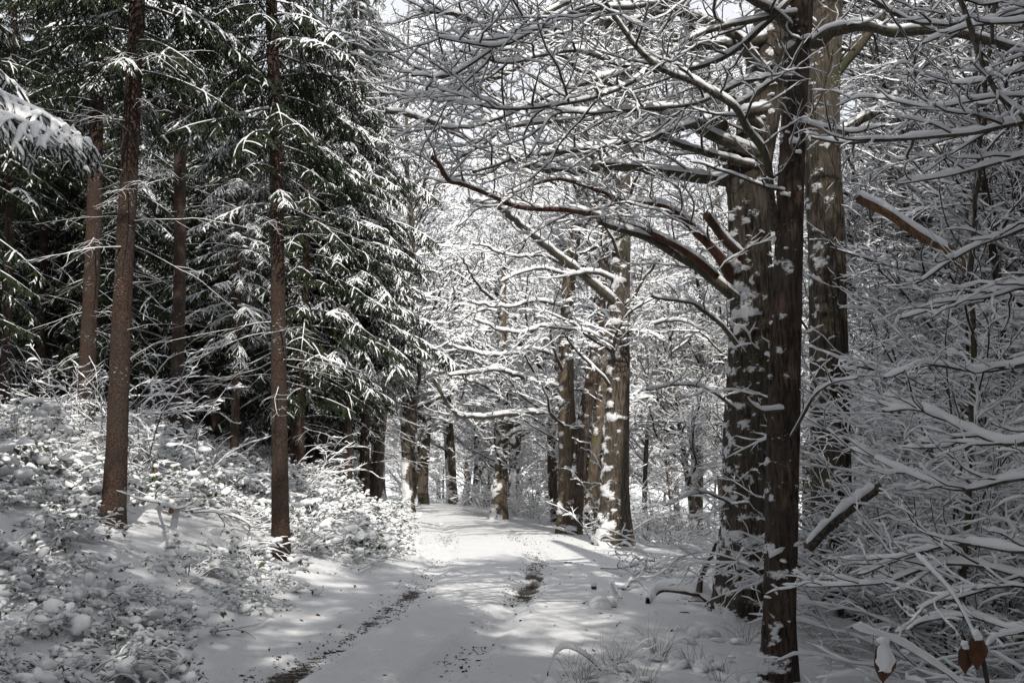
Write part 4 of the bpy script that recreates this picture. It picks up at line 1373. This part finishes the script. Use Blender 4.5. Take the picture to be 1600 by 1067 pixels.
FB = [([(105, 712), (150, 735), (215, 748), (262, 772)], 6, 3, 'long pale fallen branch left of the nearest spruce in the brush heap'),
      ([(50, 738), (110, 728), (160, 724), (200, 738)], 5, 3, 'fallen branch lying level at the left end of the brush heap'),
      ([(192, 740), (240, 732), (278, 722), (305, 702)], 5, 3, 'fallen branch crossing behind the little post'),
      ([(165, 762), (220, 748), (290, 738), (335, 748)], 5, 2, 'fallen branch running right from the nearest spruce past the post'),
      ([(130, 690), (180, 720), (235, 762), (258, 792)], 5, 3, 'fallen branch sloping down toward the foot of the post'),
      ([(268, 798), (280, 782), (294, 764)], 9, 8, 'short snow-topped log stub right of the post'),
      ([(316, 775), (360, 802), (418, 832)], 4, 2, 'fallen twiggy branch pointing at the slim path-side spruce'),
      ([(330, 768), (380, 806), (432, 846)], 4, 2, 'fallen twiggy branch ending at the foot of the slim path-side spruce'),
      ([(300, 800), (340, 800), (380, 812), (410, 815)], 3, 2, 'pale fan of dead twigs on the snow left of the slim spruce'),
      ([(560, 890), (585, 878), (610, 862)], 2, 1, 'thin dead twig lying in the snow at the left edge of the path'),
      ([(340, 985), (400, 975), (425, 960)], 2.5, 1, 'thin dead twig in the snow below the bank')]
for k, (px, w0, w1, lb) in enumerate(FB):
    lying('fallen_branch', px, w0, w1, lb, M['wood'] if k < 6 else M['dead_twig'], 820 + k, 0.6 if k != 5 else 0, 0.12 if k < 5 else 0.05, 0.018 if k < 9 else 0.008, sub={'max': 0.6, 'lift': -0.2})

# forked log right of the path
lg = lying('fallen_log', [(1012, 943), (1020, 931), (1034, 921), (1056, 921), (1082, 924), (1096, 927), (1110, 938), (1124, 944)], 5, 18, 'forked fallen log under a ridge of snow left of the massive trunk', M['limb_red'], 840, 0, [0.0, 0.08, 0.17, 0.2, 0.2, 0.18, 0.08, 0.02], 0.045, 'log')
Yl = ray_ground(1082, 945)[1] - 0.1
limb_parts(lg, tr([(1092, 925), (1095, 905), (1101, 890), (1111, 870), (1119, 848)], Yl, Yl, 10, 5), M['limb'], 841, 0.02, twiggy=0)
limb_parts(lg, tr([(1120, 942), (1129, 925), (1135, 906)], Yl, Yl + 0.1, 7, 5), M['limb'], 842, 0.012, twiggy=0)
limb_parts(lg, tr([(1118, 940), (1095, 938), (1075, 938)], Yl + 0.15, Yl + 0.2, 5, 3), M['limb'], 843, 0.02, twiggy=0.5)
for k, (px, w0, w1, tw, lb) in enumerate([
    ([(974, 920), (992, 898), (1010, 886)], 5, 3, 0.4, 'broken stick leaning in the snow left of the forked log'),
    ([(956, 908), (963, 920), (971, 934)], 3, 2, 0.2, 'thin dark twig slanting down left of the broken stick'),
    ([(939, 887), (967, 887), (990, 882), (1000, 876)], 3, 2, 1.0, 'branching dead twig lying along the right verge'),
    ([(985, 885), (1010, 876), (1040, 880), (1060, 886)], 3, 2, 1.0, 'snow-dusted dead twigs on the verge above the forked log'),
    ([(1010, 880), (1030, 895), (1066, 888)], 3, 1.5, 1.0, 'lower snow-dusted dead twigs just left of the log fork')]):
    lying('fallen_branch', px, w0, w1, lb, M['limb'], 850 + k, tw, [0.02 + 0.06 * q for q in range(len(px))], 0.010, sub={'max': 0.5, 'lift': 0.1})


def rough_block(name, px, py, wpx, hpx, label, mat, seed, cat, snow=True, flat=1.0, rest=0.0):
    """a broken bit of wood with an uneven outline and its cap of snow"""
    rng = np.random.default_rng(seed)
    p = ray_ground(px, py, 60)
    k = p[1] / 1555.0
    w, h = wpx * k * 0.5, hpx * k
    r = thing(name, (p[0], p[1], p[2] - 0.02), label, cat)
    g_ = Geo()
    K, S = 12, 6
    th_ = np.arange(K) * 2 * math.pi / K
    lv = np.array((-0.1, 0.0, 0.35, 0.7, 0.95, 1.0)) * h
    rad = np.array((1.0, 1.05, 1.0, 0.96, 0.9, 0.55)) * w
    V = np.stack([np.cos(th_)[None] * rad[:, None], flat * np.sin(th_)[None] * rad[:, None], lv[:, None] * np.ones((1, K))], -1)
    V = V * (1 + 0.14 * rng.normal(size=(1, K, 1)) * np.array((1, 1, 0.4))) + rng.normal(size=V.shape) * w * 0.05
    g_.add(V, ring_faces(1, S, K), 0)
    g_.add(np.vstack([V[-1], [(0, 0, h * 1.01)]]), [(q, (q + 1) % K, K) for q in range(K)], 0)
    obj('wood_body', g_, [mat], r)
    if snow:
        gs_ = Geo()
        clumps(gs_, rng, np.array([(0, 0, h * 0.98)]), w * 1.08, 0.75 if flat == 1.0 else 0.9, 5, 14, 0, 0.05, 0.05)
        if flat != 1.0:
            for v in gs_.v: v[:, 1] *= flat * 1.2
        obj('snow_cap', gs_, [M['snow']], r)
    return r


rough_block('wooden_post', 240, 786, 9, 60, 'short weathered wooden post capped with snow among the brush on the bank', M['wood'], 861, 'post')
rough_block('tree_stub', 928, 920, 8, 9, 'small dark wooden stub with a tall snow cap beside the path', M['bark_brown'], 862, 'stub')
rough_block('bark_chunk', 938, 950, 26, 6, 'larger dark bark chunk under snow on the right of the path', M['limb_red'], 863, 'bark', True, 0.6)
rough_block('bark_chunk', 954, 948, 18, 9, 'red-brown broken bark chunk poking from the snow at the right of another', M['limb_red'], 864, 'bark', True, 0.6)
rough_block('bark_chunk', 1069, 957, 15, 4, 'small dark bark chunk on the snow below the forked log', M['bark_brown'], 865, 'bark', False, 0.5)
rough_block('bark_chunk', 888, 879, 12, 3, 'tiny dark bark scrap on the snow right of the right wheel rut', M['bark_brown'], 866, 'bark', False, 0.5)
rough_block('broken_stump', 375, 735, 9, 34, 'broken reddish stump in the brambles left of the slim spruce', M['wood'], 867, 'stump')
rough_block('broken_stump', 503, 735, 12, 40, 'reddish broken stump at the back of the bramble mound', M['wood'], 868, 'stump')


# grass and weeds at the lower right
def tussock(px, py, n, h, label, seed, mat='straw', spread=0.12, lumps=8):
    rng = np.random.default_rng(seed)
    p = ray_ground(px, py)
    r = thing('grass_tuft', (p[0], p[1], p[2] - 0.02), label, 'grass')
    a = rng.uniform(0, 2 * math.pi, n)
    P = np.column_stack([np.cos(a) * spread * rng.random(n), np.sin(a) * spread * rng.random(n), np.zeros(n)])
    t = rng.uniform(0.05, 0.75, n)
    D = np.column_stack([np.cos(a) * np.sin(t), np.sin(a) * np.sin(t), np.cos(t)])
    gb, gs = Geo(), Geo()
    p1, r1 = grow(rng, P, D, h * rng.uniform(0.5, 1.2, n), np.full(n, 0.0021), 8, 0.22, -0.9, 0.0, 0.3, 0.6)
    tubes(gb, p1, r1, 3)
    k = rng.random(n) < 0.35
    snow_on(gs, rng, p1[k], r1[k] * 1.5, 0.012, 4, gap=0.3)
    cc = np.column_stack([rng.normal(size=lumps) * spread * 1.3, rng.normal(size=lumps) * spread * 1.3, rng.uniform(0.0, 0.06, lumps)])
    clumps(gs, rng, cc, rng.uniform(0.03, 0.09, lumps), 0.55, 4, 11, 0, 0.1)
    tag(obj('blades', gb, [M[mat]], r), kind='stuff')
    tag(obj('snow_layer', gs, [M['snow']], r), kind='stuff')
    return r


for k, (px, py, n, h, lb, mt, sp) in enumerate([
    (1028, 1030, 46, 0.42, 'upright straw-coloured grass tuft at the bottom, tallest of the lower right', 'straw', 0.06),
    (962, 1045, 40, 0.36, 'snow-bent grass tuft left of the tall straw tuft', 'straw', 0.13),
    (905, 1062, 34, 0.34, 'flattened grass tuft at the bottom edge under the arched stem', 'straw', 0.16),
    (1085, 1040, 26, 0.30, 'sparse dark weed stems right of the tall straw tuft', 'dead_twig', 0.14),
    (1125, 1062, 22, 0.28, 'sparse dark weed stems at the bottom near the slim brown trunk', 'dead_twig', 0.14),
    (1000, 1066, 34, 0.28, 'low snow-filled grass tuft at the bottom below the straw tuft', 'straw', 0.16),
    (1085, 990, 10, 0.16, 'few weed stalks poking through the snow below the forked log', 'dead_twig', 0.12),
    (1165, 1000, 26, 0.40, 'weeds at the left foot of the slim brown trunk', 'dead_twig', 0.15),
    (940, 840, 14, 0.35, 'dry weeds by the foot of the snow-plastered trunk', 'straw', 0.3),
    (630, 820, 26, 0.35, 'dry weeds at the left edge of the far path', 'dead_twig', 0.4),
    (655, 850, 18, 0.30, 'dry weeds left of the path below the bramble mound', 'dead_twig', 0.3)]):
    tussock(px, py, n, h, lb, 870 + k, mt, sp)
ar = thing('arched_bramble', tuple(ray_ground(943, 1050)), 'arched dark bramble stem under snow at the bottom, left of the grass', 'stem')
Ya = ray_ground(943, 1050)[1]
limb_parts(ar, tr([(944, 1052), (925, 1032), (905, 1018), (885, 1011), (868, 1020), (857, 1045), (853, 1075)], Ya, Ya - 0.3, 3, 2), M['twig'], 885, 0.022, twiggy=0.0)

# sapling reaching in at the lower right, with two withered leaves
sp_ = thing('beech_sapling', (1.55, 3.25, gz(1.55, 3.25)), 'sunlit sapling twigs at the lower right holding two withered brown leaves under snow', 'sapling')
limb_parts(sp_, [(1.62, 3.25, gz(1.62, 3.25) - 0.1, 0.006)] + [tuple(q) for q in tr([(1545, 1080), (1525, 1000), (1490, 930), (1455, 890), (1430, 865)], 3.25, 3.6, 7, 3)], M['dead_twig'], 890, 0.009, twiggy=0)
limb_parts(sp_, tr([(1555, 1130), (1500, 1068), (1445, 1030), (1400, 1003), (1360, 990), (1330, 980)], 3.25, 3.1, 4, 2), M['dead_twig'], 891, 0.012, twiggy=0)


def withered_leaf(px, py, Y, size, seed, snowy):
    rng = np.random.default_rng(seed)
    g_ = Geo()
    n = 9
    t_ = np.linspace(0, 1, n)
    wdt = np.sin(np.clip(t_ * 1.05, 0, 1) * math.pi) ** 0.7 * 0.30 * size
    o_ = at(px, py, Y) - np.array(sp_.location)
    cen = np.stack([0.12 * size * np.sin(t_ * 4), 0.1 * size * np.cos(t_ * 3), -size * t_], -1) + o_
    rows = []
    for s, dy in ((-1, 0.30), (-0.5, 0.05), (0, 0.0), (0.5, 0.08), (1, 0.36)):
        rows.append(cen + np.stack([s * wdt, dy * wdt * 2 + rng.normal(size=n) * 0.002, rng.normal(size=n) * 0.003], -1))
    V = np.stack(rows, 1)
    V2 = V + np.array((0, 0.0025, 0))
    g_.add(V, ring_faces(1, n, 5, False), 0)
    g_.add(V2, ring_faces(1, n, 5, False)[:, ::-1], 0)
    lf = obj('leaf', g_, [M['dead_leaf']], sp_)
    gs_ = Geo()
    n2 = int(n * (0.85 if snowy else 0.32))
    fr = (0.86 + 0.10 * rng.normal(size=(n2, 1))) * np.ones((1, 5))
    cc = V[:n2].mean(1, keepdims=True) + (0.0 if not snowy else np.array((-0.006, 0, 0)))
    S_ = cc + (V[:n2] - cc) * fr[..., None]
    puff_ = (1 - np.linspace(-1, 1, 5) ** 2)[None] * (0.016 + 0.008 * rng.random((n2, 1))) * np.sin(np.linspace(0.35, 1, n2) * math.pi * 0.93)[:, None] ** 0.5
    Sf = S_ + np.array((0, -1.0, 0.35)) * (puff_ + 0.003)[..., None]
    gs_.add(Sf, ring_faces(1, n2, 5, False), 0)
    gs_.add(S_, ring_faces(1, n2, 5, False)[:, ::-1], 0)
    clumps(gs_, rng, cen[[0, 0, 1]] + np.array((0, -0.008, 0.006)), size * 0.13, 0.9, 4, 11, 0, 0.1)
    obj('snow_cap', gs_, [M['snow']], lf)


withered_leaf(1380, 1004, 3.08, 0.115, 1, True)
withered_leaf(1526, 992, 3.24, 0.105, 2, False)
withered_leaf(1507, 1008, 3.26, 0.085, 3, False)

# dead leaves and crumbs lying on the snow (nobody could count them)
rl = np.random.default_rng(31)
g = Geo()
n = 900
yy = 6.5 + 22 * rl.random(n) ** 1.6
xx = cx(yy) - 0.6 - 5.5 * rl.random(n)
side = rl.random(n) < 0.25
xx = np.where(side, cx(yy) + rl.uniform(0.5, 3.0, n), xx)
zz = ground_at(xx, yy) + 0.006
a = rl.uniform(0, 6.28, n); s = rl.uniform(0.010, 0.034, n)
ux = np.stack([np.cos(a), np.sin(a), rl.normal(size=n) * 0.35], -1) * s[:, None]
uy = np.stack([-np.sin(a), np.cos(a), rl.normal(size=n) * 0.35], -1) * s[:, None] * 0.6
c = np.stack([xx, yy, zz], -1)
V = np.stack([c - ux, c + uy - UP * 0.002, c + ux + UP * 0.006, c - uy + UP * 0.004], 1)
g.add(V.reshape(-1, 3), np.arange(n * 4).reshape(-1, 4), 0)
tag(obj('leaf_litter', g, [M['dead_leaf']], smooth=False), 'small dead brown leaves scattered over the snow of the bank and verge', 'leaf litter', kind='stuff')
g = Geo()
n = 3800
yy = 6.6 + 22 * rl.random(n) ** 1.5
w = rl.random(n) < 0.5
off = np.where(w, np.interp(yy, [6, 8.2, 12, 20, 40], [-0.50, -0.55, -0.68, -0.9, -0.95]), np.interp(yy, [6, 8.2, 12, 20, 40], [0.60, 0.62, 0.75, 0.95, 0.95]))
xx = cx(yy) + off + rl.normal(size=n) * 0.15
keep = fbm(P2(xx * 0.9, yy * 0.42), 3, 51) > 0.40
xx, yy = xx[keep], yy[keep]
n = len(xx)
c = np.stack([xx, yy, ground_at(xx, yy) + 0.002], -1)
s = rl.uniform(0.006, 0.022, n)
V = c[:, None] + rl.normal(size=(n, 4, 3)) * s[:, None, None] * np.array((0.8, 0.8, 0.45))
o4 = (np.arange(n) * 4)[:, None]
g.add(V.reshape(-1, 3), np.concatenate([o4 + np.array([q]) for q in ((0, 1, 2), (0, 2, 3), (0, 3, 1), (1, 3, 2))]), 0)
tag(obj('soil_crumbs', g, [M['soil']], smooth=False), 'dark soil crumbs thrown up along the two wheel ruts', 'soil', kind='stuff')
#PART4

# ------------------------------------------------------------------ one label per copied plant: how far, between which landmarks, which in the row
ORD = ['leftmost', 'second', 'third', 'fourth', 'fifth', 'sixth', 'seventh', 'eighth', 'ninth', 'tenth', 'eleventh', 'twelfth', 'thirteenth', 'fourteenth', 'fifteenth', 'sixteenth', 'seventeenth', 'eighteenth', 'nineteenth', 'twentieth']
BINS = [(0, 180, 'left of the reddish trunk'), (180, 280, 'between the two left trunks'), (280, 440, 'left of the slim spruce'),
        (440, 570, 'right of the slim spruce'), (570, 660, 'left of the far dark trunk'), (660, 780, 'right of the far dark trunk'),
        (780, 890, 'left of the tan stems'), (890, 965, 'behind the tan stems'), (965, 1060, 'in the bright gap'),
        (1060, 1170, 'left of the massive grey trunk'), (1170, 1300, 'behind the front brown trunk'), (1300, 1450, 'in the left thicket'), (1450, 1600, 'near the right edge')]
KIND = {'bramble_bush': 'snowy bramble', 'spruce_tree': 'dark spruce', 'bare_tree': 'bare tree', 'snowy_shrub': 'snowy shrub', 'hazel_bush': 'bowed bush', 'holly_bush': 'evergreen bush'}
auto = {}
for o in COL.objects:
    if o.parent is not None or 'category' not in o or 'group' not in o: continue
    kd = KIND.get(o.name.split('.')[0])
    if not kd or o['group'] in ('spruces outside the frame', 'bare trees close on the right'): continue
    x_, y_, z_ = o.location
    u, v_ = proj(x_, y_, z_)
    band = 'nearest' if y_ < 8.5 else 'close by' if y_ < 11 else 'a little back' if y_ < 14 else 'set back' if y_ < 19 else 'at mid-distance' if y_ < 27 else 'farther back' if y_ < 50 else 'in the distance' if y_ < 80 else 'farthest off'
    bn = next((t_ for a, b_, t_ in BINS if a <= u < b_), None)
    if bn is None:
        bn = 'outside the left edge' if u < 0 else 'outside the right edge'
    auto.setdefault((kd, band, bn), []).append((u, o))
for (kd, band, bn), row in auto.items():
    row.sort(key=lambda q: q[0])
    for k, (u, o) in enumerate(row):
        o['label'] = '%s %s %s' % (kd, band, bn) if len(row) == 1 else '%s %s, %s from left %s' % (kd, band, ORD[k] if k < 20 else ORD[min(len(row) - 1 - k, 19)].replace('leftmost', 'last') + ' before the end', bn) if k else '%s %s, leftmost %s' % (kd, band, bn)
